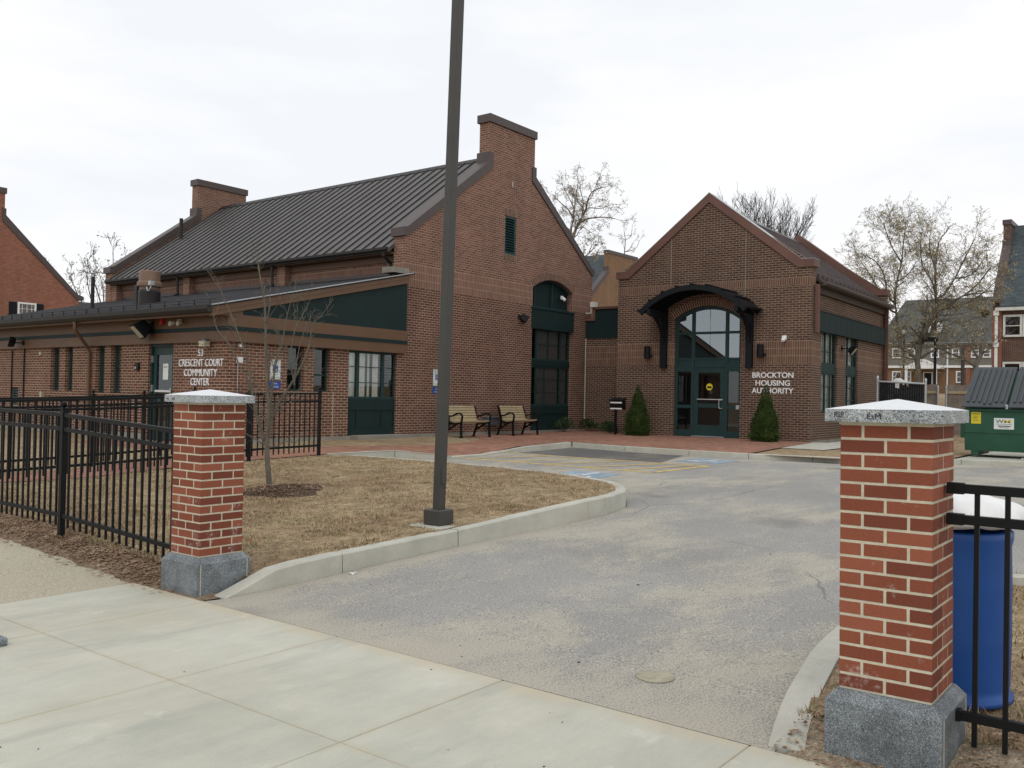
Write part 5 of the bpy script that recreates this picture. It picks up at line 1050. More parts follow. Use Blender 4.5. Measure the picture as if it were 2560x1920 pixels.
SAPLING2 = [(0.1, 0.03, [(50.027, 33.217, 9.623), (50.389, 33.25, 10.679), (50.941, 33.049, 11.268), (51.383, 32.995, 11.617)]), (0.05, 0.02, [(50.389, 33.25, 10.679), (50.508, 33.168, 11.219), (50.838, 33.338, 11.763)]), (0.05, 0.02, [(50.389, 33.25, 10.679), (50.293, 32.504, 10.658), (50.366, 32.055, 11.109)]), (0.04, 0.02, [(50.941, 33.049, 11.268), (50.868, 32.838, 11.628), (51.311, 33.013, 11.9)])]
BIG = [(0.24, 0.15, [(50.078, 12.04, 1.747), (50.089, 12.064, 2.927), (50.099, 12.101, 3.603), (50.112, 12.14, 3.942), (50.208, 12.073, 4.284), (50.281, 12.032, 4.727)]), (0.15, 0.05, [(50.112, 12.14, 3.942), (49.847, 12.526, 4.34), (49.811, 12.809, 4.613), (49.854, 12.987, 5.028), (49.943, 13.1, 5.651), (50.05, 13.187, 6.415), (50.164, 13.272, 6.876)]), (0.13, 0.05, [(50.281, 12.032, 4.727), (49.922, 11.764, 5.205), (49.81, 11.495, 5.725), (49.814, 11.072, 6.409), (49.944, 10.493, 6.793), (50.068, 9.92, 7.172), (50.197, 9.35, 7.221)]), (0.13, 0.05, [(50.281, 12.032, 4.727), (50.703, 11.757, 5.188), (51.277, 11.606, 5.564), (51.716, 11.62, 6.424), (52.092, 11.715, 7.295), (52.429, 11.844, 8.948), (52.899, 11.804, 10.418)]), (0.09, 0.03, [(50.112, 12.14, 3.942), (50.554, 11.679, 4.296), (51.003, 11.405, 4.518), (51.582, 10.965, 4.576), (52.205, 10.467, 4.705), (52.726, 10.101, 4.83)]), (0.09, 0.03, [(50.164, 13.272, 6.876), (49.703, 13.171, 7.169), (50.235, 13.225, 8.085), (50.849, 13.17, 9.194), (51.38, 13.221, 10.32), (51.932, 13.243, 11.467)]), (0.08, 0.03, [(50.164, 13.272, 6.876), (49.497, 13.476, 7.335), (49.861, 13.787, 8.423), (50.102, 14.264, 9.179), (50.259, 14.857, 9.596)]), (0.08, 0.03, [(50.05, 13.187, 6.415), (48.65, 13.236, 6.567), (47.909, 13.624, 7.682), (47.157, 14.029, 8.615)]), (0.08, 0.03, [(52.092, 11.715, 7.295), (50.567, 11.0, 7.313), (50.708, 10.516, 8.139), (50.802, 10.088, 9.125), (50.894, 9.663, 10.103)]), (0.07, 0.03, [(50.068, 9.92, 7.172), (51.199, 9.543, 7.833), (50.873, 9.042, 8.394), (50.351, 8.805, 8.478)]), (0.07, 0.03, [(52.092, 11.715, 7.295), (49.736, 11.382, 7.916), (48.784, 11.634, 8.647), (48.07, 11.569, 9.69)]), (0.07, 0.03, [(49.814, 11.072, 6.409), (50.23, 10.551, 6.59), (50.035, 9.612, 6.858), (49.811, 8.7, 7.501)]), (0.06, 0.03, [(50.112, 12.14, 3.942), (49.388, 12.343, 3.979), (48.792, 12.572, 4.054), (48.082, 12.952, 3.992)]), (0.06, 0.02, [(50.235, 13.225, 8.085), (49.851, 12.612, 8.344), (50.399, 12.308, 9.071)]), (0.06, 0.02, [(50.849, 13.17, 9.194), (48.231, 12.909, 9.5), (47.149, 12.942, 10.165), (46.2, 12.81, 10.485)]), (0.06, 0.02, [(52.429, 11.844, 8.948), (50.724, 11.756, 9.754), (51.218, 11.82, 10.862)]), (0.06, 0.02, [(50.708, 10.516, 8.139), (51.151, 9.842, 8.315), (51.092, 9.238, 9.098)]), (0.05, 0.02, [(51.716, 11.62, 6.424), (50.478, 10.906, 6.225), (50.54, 10.306, 6.274), (50.495, 9.844, 6.351)])]
SMALLR = [(0.16, 0.08, [(46.359, 8.664, 2.239), (46.508, 8.706, 3.42), (46.75, 8.645, 3.763), (47.012, 8.559, 4.078), (47.233, 8.522, 4.609)]), (0.08, 0.03, [(46.508, 8.706, 3.42), (46.152, 8.887, 3.588), (45.935, 9.148, 3.792), (45.701, 9.433, 3.904), (45.409, 9.79, 4.136)]), (0.05, 0.02, [(47.012, 8.559, 4.078), (46.423, 8.237, 4.165), (46.326, 8.059, 4.247)]), (0.05, 0.02, [(46.75, 8.645, 3.763), (46.239, 8.746, 4.163), (46.042, 8.96, 4.638)]), (0.04, 0.02, [(45.935, 9.148, 3.792), (46.156, 9.223, 4.045), (46.224, 9.463, 4.356)])]

def rv(rn, s=1): return Vector((rn.gauss(0, s), rn.gauss(0, s), rn.gauss(0, s)))
def twigs(m, rn, p, d, L, r, lvl, P, tips):
    segs = 3 if L > .35 else 2; pts = [p.copy()]; rad = [r]; q = p.copy(); dd = d.normalized(); dirs = [dd]
    for i in range(segs):
        dd = (dd + rv(rn, P['wob']) + Vector((0, 0, P['up']))).normalized(); q = q + dd * (L / segs); pts.append(q.copy()); rad.append(max(P['rmin'], r * (1 - .6 * (i + 1) / segs))); dirs.append(dd)
    m.tube(pts, rad, 4 if r > .012 * P['rs'] else 3, caps=False)
    if lvl >= P['levels']: tips.append((pts[-1], dd)); return
    n = P['n'][min(lvl, len(P['n']) - 1)]
    for k in range(n):
        t_ = .25 + .75 * (k + rn.random()) / n; i = min(segs - 1, int(t_ * segs)); b = pts[i].lerp(pts[i + 1], t_ * segs - i)
        nd = (dirs[i] + rv(rn, P['ang'])).normalized()
        twigs(m, rn, b, nd, L * P['lr'] * rn.uniform(.7, 1.2), max(P['rmin'], rad[i] * .6), lvl + 1, P, tips)
    tips.append((pts[-1], dd))
def limb_tree(name, label, limbs, matn, P, seed, leaf=None, ln=3, ls=.05, spawn=3.0, L0=1.0, group=None, base=None, cat='tree', tmat=None, rk=1.0):
    rn = random.Random(seed); b = base or limbs[0][2][0]; t = thing(name, label, cat, tuple(b), 0, group)
    tr = MB(); tr.smooth = True; cr_ = MB(); tips = []
    for li, (r0, r1, pts) in enumerate(limbs):
        r0 *= rk; r1 *= rk
        pts = [Vector(p) for p in pts]; S = [0]
        for a, c in zip(pts, pts[1:]): S.append(S[-1] + (c - a).length)
        # smooth the polyline
        fine = []; fr = []
        for i in range(len(pts) - 1):
            p0 = pts[max(i - 1, 0)]; p1 = pts[i]; p2 = pts[i + 1]; p3 = pts[min(i + 2, len(pts) - 1)]
            for k in range(3):
                u = k / 3; fine.append(.5 * ((2 * p1) + (p2 - p0) * u + (2 * p0 - 5 * p1 + 4 * p2 - p3) * u * u + (3 * p1 - p0 - 3 * p2 + p3) * u ** 3)); s = S[i] + (S[i + 1] - S[i]) * u; fr.append(r0 + (r1 - r0) * (s / S[-1]) ** .8)
        fine.append(pts[-1]); fr.append(r1)
        if li == 0: fr[0] *= 1.25
        (tr if li == 0 else cr_).tube(fine, fr, 9 if r0 > .1 or li == 0 else 6, caps=(li == 0))
        start = P.get('start', .3) if li == 0 else .12
        n = int(S[-1] * (1 - start) * spawn)
        for k in range(n):
            u = start + (1 - start) * (k + rn.random()) / n; j = min(len(fine) - 2, int(u * (len(fine) - 1))); p = fine[j].lerp(fine[j + 1], u * (len(fine) - 1) - j)
            d = (fine[j + 1] - fine[j]).normalized(); nd = (d * P.get('along', .8) + rv(rn, .65) + Vector((0, 0, P.get('lift', .3)))).normalized()
            twigs(cr_, rn, p, nd, L0 * rn.uniform(.5, 1.1) * (1.15 - .5 * u), max(P['rmin'] * 1.3, fr[j] * .4), 0, P, tips)
        twigs(cr_, rn, fine[-1], (fine[-1] - fine[-2]).normalized(), L0 * .7, max(P['rmin'], r1 * .8), 0, P, tips)
    tr.build('trunk', M[tmat or matn], t); c = cr_.build('crown', M[matn], t)
    if leaf:
        lf = MB()
        for p, d in tips:
            for k in range(ln):
                o_ = p + rv(rn, ls * 1.3); a = rv(rn, 1).normalized() * ls * rn.uniform(.5, 1.2); b2 = rv(rn, 1).normalized() * ls * rn.uniform(.4, 1)
                lf.idx([o_ - a, o_ + b2, o_ + a, o_ - b2], [(0, 1, 2, 3)])
        l = lf.build('leaves', M[leaf], t)
    return t
limb_tree('young_tree', 'slender young leafless tree on a mulch ring in the kerbed lawn', YOUNG, 'bark_young', dict(wob=.16, up=.05, rmin=.0020, rs=1, levels=2, n=[3, 2], ang=.42, lr=.6, start=.2, along=.9, lift=.15), 5, None, spawn=6.5, L0=.34, rk=.95)
limb_tree('bare_tree', 'leafless tree with seed tufts rising behind the tall brick gable', ASH, 'twig', dict(wob=.22, up=.04, rmin=.010, rs=2, levels=2, n=[4, 3], ang=.65, lr=.6), 6, 'seed_grey', 4, .055, spawn=1.7, L0=1.5)
limb_tree('bare_tree', 'thin leafless treetop poking above the chimney of the tan house', SAPLING, 'twig', dict(wob=.22, up=.04, rmin=.012, rs=2, levels=1, n=[3, 3], ang=.6, lr=.6), 16, 'seed_grey', 4, .07, spawn=1.0, L0=1.2)
limb_tree('bare_tree', 'small leafless treetop right beside the lower end of the tall gable coping', SAPLING2, 'twig', dict(wob=.22, up=.04, rmin=.010, rs=2, levels=2, n=[3, 3], ang=.6, lr=.6), 17, 'seed_grey', 3, .07, spawn=1.6, L0=1.0)
limb_tree('budding_tree', 'large spreading tree with tan buds between the office and the right hand house', BIG, 'bark', dict(wob=.22, up=.05, rmin=.0055, rs=2, levels=2, n=[5, 4], ang=.72, lr=.6, start=.7), 7, 'seed', 6, .034, spawn=4.0, L0=1.65, rk=.78)
limb_tree('small_tree', 'small bare tree behind the green dumpster', SMALLR, 'bark', dict(wob=.2, up=.03, rmin=.010, rs=2, levels=2, n=[3, 3], ang=.6, lr=.6, start=.5), 9, 'seed', 1, .05, spawn=2.2, L0=.9)
def fan_tree(label, base, h0, n, spread, height, matn, P, seed, leaf=None, r0=.25, L0=1.6, spawn=1.6, ls=.07, ln=2, ey=.6, bias=0.0):
    rn = random.Random(seed); b = Vector(base); top = b + Vector((0, 0, h0)); limbs = [(r0, r0 * .8, [tuple(b), tuple(b + Vector((.1, 0, h0 * .5))), tuple(top)])]
    for k in range(n):
        a = (k + .5) / n * 2 - 1; az = rn.uniform(-1, 1) * ey; L = height * rn.uniform(.78, 1.08); tilt = a * spread + bias
        d = (Vector((.61, -.79, 0)) * math.sin(tilt) + Vector((.79, .61, 0)) * az * .5 + Vector((0, 0, math.cos(tilt)))).normalized()
        p = top - Vector((0, 0, rn.uniform(0, h0 * .2))); pts = [tuple(p)]
        for i in range(4): d = (d + rv(rn, .08) + Vector((0, 0, .06))).normalized(); p = p + d * L / 4; pts.append(tuple(p))
        limbs.append((r0 * .42, .02, pts))
    return limb_tree('bare_tree', label, limbs, matn, P, seed + 1, leaf, ln, ls, spawn=spawn, L0=L0, base=tuple(b))
fan_tree('dense dark leafless tree rising behind the small office roof', (51, 20.5, 1.6), 6.4, 24, .52, 5.1, 'bark_dark', dict(wob=.10, up=.10, rmin=.008, rs=2, levels=2, n=[4, 3], ang=.30, lr=.65, start=.9, along=1.6, lift=.35), 21, None, r0=.26, L0=1.7, spawn=2.2, bias=.0)
fan_tree('taller leafless tree left of the tall building beyond its far gable', (32.6, 60.5, .4), 5.0, 9, .75, 5.9, 'bark', dict(wob=.2, up=.08, rmin=.013, rs=2, levels=2, n=[3, 3], ang=.5, lr=.6, start=.9), 31, 'seed_grey', r0=.22, L0=1.6, spawn=1.5, ln=1, ls=.08)
fan_tree('paler short leafless tree just right of the red brick gable', (30.2, 66, .4), 4.5, 7, .6, 4.9, 'twig', dict(wob=.2, up=.08, rmin=.011, rs=2, levels=2, n=[3, 3], ang=.5, lr=.6, start=.9), 41, 'seed_grey', r0=.18, L0=1.4, spawn=1.4, ln=1, ls=.07)

# ---- shrubs
def leaf_mass(mb_, rn, f, n, s):
    for _ in range(n):
        p, nrm = f(rn); a = (rv(rn, .6) + nrm * .3).normalized() * s * rn.uniform(.6, 1.3); b_ = (rv(rn, .6) + Vector((0, 0, .7))).normalized() * s * rn.uniform(.5, 1.1)
        mb_.idx([p - a * .5, p + b_, p + a * .5, p - b_ * .4], [(0, 1, 2, 3)])
def cone_shrub(label, x, y, z, r, h, seed):
    t = thing('cone_shrub', label, 'shrub', (x, y, z), 0, 'clipped evergreens flanking the office entrance'); rn = random.Random(seed)
    ph = [rn.uniform(0, 6.28) for _ in range(4)]
    def rad(u, a): return r * (1 - u ** 1.25) * (1 + .09 * math.sin(3 * a + ph[0] + 4 * u) + .07 * math.sin(7 * a + ph[1] + 9 * u) + .06 * math.sin(14 * u + ph[2])) + .015
    def f(rn_):
        u = 1 - math.sqrt(rn_.random()); u = u * .99; a = rn_.uniform(0, 6.283); q = rad(u, a) * (rn_.uniform(.80, 1.04) + max(0, rn_.gauss(0, .07))) * (1 if u > .06 else .8) * (1 + .16 * mnoise.noise(Vector((3 * math.cos(a), 3 * math.sin(a), u * 9 + seed))))
        return Vector((x + q * math.cos(a), y + q * math.sin(a), z + .04 + u * h)), Vector((math.cos(a), math.sin(a), .4))
    m = MB(); leaf_mass(m, rn, f, 9500, .034); m.build('foliage', M['leaf_shrub'], t)
    m = MB(); m.lathe([(r * .45, .0), (r * .66, .12), (r * .46, h * .35), (r * .25, h * .7), (.01, h * .9)], (x, y, z), 12); m.build('light_block_core', M['leaf_shrub'], t)  # solid core added inside the leaf shell to block light coming through
    MB().tube([(x, y, z - .05), (x, y, z + .3)], .03, 6).build('stem', M['bark'], t)
cone_shrub('pointed evergreen shrub to the left of the office door', 24.62, 14.06, .47, .40, 1.58, 3); cone_shrub('pointed evergreen shrub standing in front of the white Authority lettering', 24.62, 9.96, .47, .41, 1.60, 4)
def low_shrub(label, x, y, z, r, h, seed, n=800):
    t = thing('low_shrub', label, 'shrub', (x, y, z), 0, 'low shrubs along the foot of the brick walls'); rn = random.Random(seed)
    def f(rn_):
        a = rn_.uniform(0, 6.283); u = rn_.random() ** .6; e = rn_.uniform(-.2, 1.5); q = r * u; lob = 1 + .25 * math.sin(3 * a + seed)
        return Vector((x + q * math.cos(a) * math.cos(e) * lob, y + q * math.sin(a) * math.cos(e) * lob, z + h * (.35 + .6 * u * math.sin(max(0, e))) )), Vector((math.cos(a), math.sin(a), .5))
    m = MB(); leaf_mass(m, rn, f, n, .045); m.build('foliage', M['leaf_low'], t); m = MB()
    for _ in range(9): a = rn.uniform(0, 6.28); m.tube([(x, y, z - .03), (x + r * .6 * math.cos(a), y + r * .6 * math.sin(a), z + h * .7)], .008, 4)
    m.build('stem', M['bark'], t)
low_shrub('loose low shrub in front of the tall green window bay', 24.5, 16.72, .46, .36, .55, 5); low_shrub('low spreading shrub left of the pale conduit near the link wall', 25.75, 16.6, .47, .38, .48, 6); low_shrub('low shrub below the green panel of the link wall', 25.9, 15.9, .47, .42, .42, 7); low_shrub('small low shrub between the link wall and the paper box post', 25.1, 15.35, .47, .30, .36, 8)

# ================================================================ street furniture and small things
def light_pole():
    t = thing('lamp_post', 'square bronze lamp post standing in the grass near the curved kerb', 'lamp post', (7.19, 6.50, .24)); lean = .017
    d = Vector((.61 * lean, -.79 * lean, 1)).normalized(); F = Frame((7.19, 6.50, .24), Vector((0, 1, 0)), d.cross(Vector((0, 1, 0))), d)
    F = Frame((7.19, 6.50, .24), Vector((.7, .72, 0)), Vector((-.72, .7, 0)), (0, 0, 1)); F = Frame((7.19, 6.50, .24), Vector((0, 1, 0)), Vector((-1, 0, 0)), (0, 0, 1))
    MB().box((-.22, -.22, -.1), (.22, .22, .012), F).build('concrete_pad', M['kerb'], t, bevel=.01)
    m = MB().box((-.115, -.115, .012), (.115, .115, .175), F); m.build('base_cover', M['pole'], t, bevel=.012)
    V = []; w = .049
    for z in (.17, 7.9):
        c = Vector((7.19, 6.50, .24)) + Vector((.61 * lean * z, -.79 * lean * z, z)); V += [c + F.u * sx * w + F.v * sy * w for sx, sy in ((-1, -1), (1, -1), (1, 1), (-1, 1))]
    m = MB(); m.idx(V, [(0, 1, 5, 4), (1, 2, 6, 5), (2, 3, 7, 6), (3, 0, 4, 7), (4, 5, 6, 7)]); m.build('shaft', M['pole'], t, bevel=.006)
    m = MB().box((-.052 - .028, -.03, .45), (-.048, .035, .62), F); m.build('hand_hole_cover', M['pole'], t, bevel=.004)
    m = MB().box((7.2, 6.2, 8.1), (7.75, 6.5, 8.28)); m.build('lamp_head', M['pole'], t)
    m = MB().box((-.02, -.125, .09), (0, -.115, .11), F); m.build('bolt', M['steel'], t)
light_pole()
def bench(label, x, y, z):
    t = thing('park_bench', label, 'bench', (x, y, z), 0, 'slatted benches against the brick gable wall')
    for s in (-.60, .60):
        m = MB(); w = .045
        m.bar([(s, -.30, 0), (s, -.285, .10), (s, -.275, .30), (s, -.285, .44)], w, .05, up=(1, 0, 0)); m.bar([(s, .30, 0), (s, .22, .20), (s, .15, .40), (s, .19, .55), (s, .25, .78), (s, .31, .88)], w, .05, up=(1, 0, 0))
        m.bar([(s, -.28, .42), (s, -.05, .385), (s, .15, .40)], w, .05, up=(1, 0, 0)); m.bar([(s, .24, .18), (s, .02, .30), (s, -.14, .39)], w, .035, up=(1, 0, 0))
        m.bar([(s, .19, .58), (s, .02, .60), (s, -.14, .67), (s, -.26, .665), (s, -.315, .60), (s, -.30, .50), (s, -.285, .43)], w, .036, up=(1, 0, 0))
        m.box((s - .035, -.34, 0), (s + .035, -.24, .02)); m.box((s - .035, .25, 0), (s + .035, .35, .02))
        e = m.build('end_frame', M['black'], t, local=True)
    st = MB(); bk = MB()
    for i in range(6): y_ = -.27 + i * .075; zz = .445 - .045 * math.sin(i / 5 * math.pi); st.box((-.575, y_ - .032, zz), (.575, y_ + .032, zz + .025))
    for i in range(6):
        u = i / 5; yy = .165 + .125 * u + .0; zz = .49 + .35 * u; Fb = Frame((0, yy, zz), (1, 0, 0), Vector((0, .3, .95)), Vector((0, -.95, .3))); bk.box((-.575, -.029, 0), (.575, .029, .024), Fb)
    st.build('seat', M['slat'], t, local=True, bevel=.004); bk.build('backrest', M['slat'], t, local=True, bevel=.004)
    MB().bar([(-.62, .30, .875), (.62, .30, .875)], .03, .03).build('top_rail', M['black'], t, local=True)
    m = MB(); m.box((-.66, -.38, -.02), (-.52, .40, .004)); m.box((.52, -.38, -.02), (.66, .40, .004)); m.build('footing', M['kerb'], t, local=True)
bench('tan slatted bench next to the lamp post on the gable wall', 19.10, 16.25, .465); bench('tan slatted bench nearer the tall green window bay', 21.58, 16.40, .468)
m = MB().box((20.78, .76, -.01), (21.42, .97, .16), FG); m.box((20.76, .97, -.01), (21.44, 1.0, .18), FG); tag(m.build('utility_box', M['grey_box']), 'grey metal box fixed low on the wall between the two benches', 'box')
t = thing('post_box', 'black newsletter box with white stripes on a post left of the office door', 'post box', (24.53, 14.80, .47)); 
MB().box((24.50, 14.77, .42), (24.56, 14.83, 1.30)).build('post', M['black'], t)
MB().box((24.46, 14.52, 1.28), (24.66, 14.98, 1.56)).build('body', M['black'], t, bevel=.006); m = MB(); m.prism([[(24.44, 1.52), (24.68, 1.60), (24.68, 1.64), (24.44, 1.58)]], -14.50, -15.0, Frame((0, 0, 0), (1, 0, 0), (0, 0, 1), (0, -1, 0))); m.build('lid', M['black'], t)
MB().box((24.452, 14.54, 1.47), (24.462, 14.96, 1.545)).build('stripe', M['white'], t); MB().box((24.452, 14.54, 1.285), (24.462, 14.96, 1.325)).build('stripe', M['white'], t)
# wall signs
def sign(label, x, plates):
    t = thing('parking_sign', label, 'sign', (x, 17.09, plates[0][0]), 0, 'reserved parking signs on the building walls')
    for k, (z0, z1, kind) in enumerate(plates):
        hw_ = .148; o = MB().box((x - hw_, z0, .0), (x + hw_, z1, .012), FG).build('plate', M['sign_white' if kind == 'hc' else 'blue_sign'], t, bevel=.003)
        if kind == 'hc':
            zc = (z0 + z1) / 2
            m = MB()
            for (a0, a1, b0, b1) in ((x - .138, x + .138, z0 + .01, z0 + .016), (x - .138, x + .138, z1 - .016, z1 - .01), (x - .138, x - .132, z0 + .016, z1 - .016), (x + .132, x + .138, z0 + .016, z1 - .016)): m.box((a0, b0, .012), (a1, b1, .0135), FG)
            m.build('border', M['sign_green'], o); FTs = Frame(FG.P(0, 0, .0125), FG.u, FG.v, FG.w)
            text_obj('sign_text', 'RESERVED', FTs, x, z1 - .085, .05, M['sign_green'], o, width=.20, depth=.001); text_obj('sign_text', 'PARKING', FTs, x, z1 - .155, .05, M['sign_green'], o, width=.19, depth=.001)
            q = MB().box((x - .068, zc - .07, .012), (x + .068, zc + .085, .0145), FG).build('access_panel', M['blue_sign'], o)
            w = MB(); Fw = Frame(FG.P(x, zc, .0148), FG.u, FG.v, FG.w)
            w.lathe([(0, 0), (.012, 0), (.012, .001), (0, .001)], (0, 0, 0), 12, Frame(Fw.P(-.008, .065, 0), Fw.u, Fw.v, Fw.w))
            w.bar([Fw.P(-.006, .045, 0), Fw.P(0, .005, 0), Fw.P(.03, .003, 0), Fw.P(.046, -.045, 0)], .001, .013, up=Fw.w.cross(Vector((0, 0, 1)))) if False else None
            def seg(a, b, wd): 
                a = Vector(a); b = Vector(b); d_ = (b - a).normalized(); n_ = Vector((-d_.y, d_.x)) * wd / 2; w.face([Fw.P(*(a + n_), .001), Fw.P(*(a - n_), .001), Fw.P(*(b - n_), .001), Fw.P(*(b + n_), .001)])
            seg((-.006, .048), (0, .0), .014); seg((0, .002), (.03, .002), .012); seg((.03, .004), (.046, -.05), .012); seg((.042, -.05), (.06, -.044), .01); seg((-.004, .028), (.024, .026), .010)
            pr_ = [(.0 - .004 + .036 * math.cos(math.radians(a)), -.022 + .036 * math.sin(math.radians(a))) for a in range(110, 350, 20)]
            for a, b in zip(pr_, pr_[1:]): seg(a, b, .010)
            w.build('symbol', M['sign_white'], q)
            text_obj('sign_text', 'PERMIT REQUIRED', FTs, x, z0 + .045, .022, M['sign_green'], o, width=.2, depth=.001)
        else:
            FTs = Frame(FG.P(0, 0, .0125), FG.u, FG.v, FG.w); text_obj('sign_text', 'VAN', FTs, x, z1 - .075, .042, M['sign_white'], o, width=.11, depth=.001); text_obj('sign_text', 'ACCESSIBLE', FTs, x, z0 + .03, .035, M['sign_white'], o, width=.2, depth=.001)
sign('reserved accessible parking sign above a blue van plate behind the young tree', 13.22, ((1.90, 2.36, 'hc'), (1.69, 1.865, 'van')))
sign('reserved parking sign mostly hidden behind the lamp post', 18.72, ((1.87, 2.33, 'hc'), (1.66, 1.835, 'van')))
# wall lights, cameras and small wall fittings
def shoebox(label, P0, out, down, size=(.36, .26, .16), arm=.12, mat='lampblack'):
    P0 = Vector(P0); out = Vector(out).normalized(); t = thing('flood_light', label, 'wall light', tuple(P0)); side = Vector((0, 0, 1)).cross(out).normalized()
    MB().box((-.06, -.06, 0), (.06, .06, .04), Frame(P0, side, (0, 0, 1), out)).build('bracket', M[mat], t); MB().tube([P0, P0 + out * arm], .018, 6).build('arm', M[mat], t)
    d = (out * math.cos(down) - Vector((0, 0, 1)) * math.sin(down)).normalized(); u = side; v = d.cross(u).normalized(); 
    if v.z < 0: v = -v
    F = Frame(P0 + out * arm, u, v, d); a, b, c = size; m = MB(); q = .62
    m.idx([F.P(sx * a / 2 * q, sy * b / 2 * q, 0) for sx, sy in ((-1, -1), (1, -1), (1, 1), (-1, 1))] + [F.P(sx * a / 2, sy * b / 2, c) for sx, sy in ((-1, -1), (1, -1), (1, 1), (-1, 1))], [(3, 2, 1, 0), (0, 1, 5, 4), (1, 2, 6, 5), (2, 3, 7, 6), (3, 0, 4, 7), (4, 5, 6, 7)]); m.build('housing', M[mat], t)
    MB().box((-a / 2 * .86, -b / 2 * .8, c - .01), (a / 2 * .86, b / 2 * .8, c + .004), F).build('lens', M['beige'], t); return t
shoebox('black flood light on the tall gable left of the window bay', FG.P(22.40, 4.12, .0), (.75, -.66, 0), .5, (.30, .24, .22), .10)
shoebox('large black flood light over the wing door', FS.P(19.98, 3.17, .08), (-1, .35, 0), .75, (.55, .42, .30), .14)
shoebox('black flood light at the left end of the wing wall', FS.P(26.6, 2.86, .08), (-1, .9, 0), -.25, (.34, .30, .08), .26)
shoebox('black flood light between the office side windows', FR.P(3.12, 3.32, -.06), (.2, -1, 0), .65, (.42, .30, .16), .25)
shoebox('black flood light on the gable of the right hand house', (61.6, 10.36, 7.35), (0, 1, .0), .3, (.7, .5, .35), .5)
for ua, lb in ((5.12, 'black cylinder wall light to the left of the office entrance'), (1.44, 'black cylinder wall light to the right of the office entrance')):
    t = thing('wall_lamp', lb, 'wall light', tuple(FB.P(ua, 3.1, 0)), 0, 'black cylinder lights beside the office entrance'); Fz = Frame(FB.P(ua, 2.90, .13), FB.u, FB.w, (0, 0, 1))
    m = MB(); m.smooth = False; m.lathe([(.085, 0), (.095, .01), (.095, .38), (.085, .39)], (0, 0, 0), 18, Fz); m.box((-.04, -.13, .1), (.04, -.05, .3), Fz); m.build('housing', M['lampblack'], t)
    m = MB().lathe([(.0, 0), (.045, .02), (.05, .06), (.035, .10), (0, .11)], (0, 0, 0), 12, Frame(FB.P(ua - .14, 2.93, .14), FB.u, FB.w, (0, 0, 1))); m.build('motion_sensor', M['lampblack'], t)
def camera_unit(label, F, a, b, out=.1, mat='white', s=1.0):
    t = thing('security_camera', label, 'camera', tuple(F.P(a, b, 0))); MB().box((a - .05 * s, b - .05 * s, .0), (a + .05 * s, b + .05 * s, .04), F).build('mount', M[mat], t)
    m = MB().lathe([(.03 * s, 0), (.045 * s, .03), (.045 * s, .14), (.035 * s, .16)], (0, 0, 0), 12, Frame(F.P(a, b, .03), F.u, (F.v * .8 + F.w * .6), (F.w * .8 - F.v * .6))); m.build('body', M[mat], t)
    return t
camera_unit('white camera under the arch of the tall window bay', Frame(FG.P(0, 0, -.16), FG.u, FG.v, FG.w), 24.98, 4.95, s=1.2); camera_unit('white camera high on the right of the office front', FB, .77, 3.47, s=1.3)
t = thing('emergency_light', 'pair of beige emergency spot heads under the wing eave', 'wall light', tuple(FS.P(18.85, 3.2, .08))); MB().box((18.74, 3.15, .08), (18.90, 3.25, .12), FS).build('body', M['beige'], t)
for y, d in ((18.98, .5), (18.70, .0)): MB().lathe([(.03, 0), (.055, .05), (.06, .13)], (0, 0, 0), 12, Frame(FS.P(y, 3.18, .12), (0, 1, 0), (0, 0, 1), (-1, d, -.3))).build('spot_head', M['beige'], t)
m = MB().box((19.47, 3.15, .08), (19.59, 3.29, .16), FS); tag(m.build('alarm_strobe', M['red']), 'small red alarm strobe under the wing eave', 'alarm')
t = thing('sensor_light', 'beige sensor lamp with a black cap above the number 53', 'wall light', tuple(FS.P(17.76, 2.68, 0))); MB().box((17.66, 2.60, .08), (17.88, 2.72, .22), FS).build('body', M['beige'], t); MB().lathe([(.06, 0), (.05, .04), (0, .07)], (0, 0, 0), 14, Frame(FS.P(17.76, 2.72, .14), (0, 1, 0), (-1, 0, 0), (0, 0, 1))).build('photocell', M['grey_box'], t)
t = thing('card_reader', 'small black entry panel left of the wing door', 'entry panel', tuple(FS.P(20.72, 2.1, 0))); MB().box((20.65, 2.08, 0), (20.80, 2.26, .05), FS).build('body', M['lampblack'], t); MB().box((20.75, 2.12, .05), (20.78, 2.16, .056), FS).build('button', M['white'], t)
for y, zt, z0 in ((27.43, 2.66, .6), (26.68, 2.70, .6)): m = MB().tube([FS.P(y, z0, .03), FS.P(y, zt, .03)], .018, 6); tag(m.build('conduit', M['lampblack']), 'dark conduit down the wing wall %s the dark louver' % ('above' if y > 27 else 'to the right of'), 'conduit')
m = MB().box((25.66, 2.50, 0), (25.76, 2.60, .05), FS); tag(m.build('junction_box', M['beige']), 'small pale box high on the wing wall left of the slit windows', 'box')
m = MB().box((25.49, 1.36, 0), (25.60, 1.50, .08), FS); tag(m.build('junction_box', M['beige']), 'small pale box low on the wing wall just above the fence rail', 'box')
t = thing('meter_box', 'small white box with a thin pipe near the wing corner', 'box', tuple(FG.P(12.22, 2.3, 0))); MB().box((12.16, 2.25, 0), (12.28, 2.38, .08), FG).build('body', M['sign_white'], t); MB().tube([FG.P(12.18, 2.26, .03), FG.P(12.18, .6, .03)], .012, 6).build('pipe', M['steel'], t)
m = MB().box((12.20, 2.60, 0), (12.27, 2.67, .06), FG); tag(m.build('junction_box', M['white']), 'tiny white box just under the fascia by the wing corner', 'box')
m = MB().box((14.965, .56, -.001), (14.985, 1.64, .003), FG); tag(m.build('control_joint', M['beige']), 'pale vertical joint running down the brick right of the slit windows', 'joint')
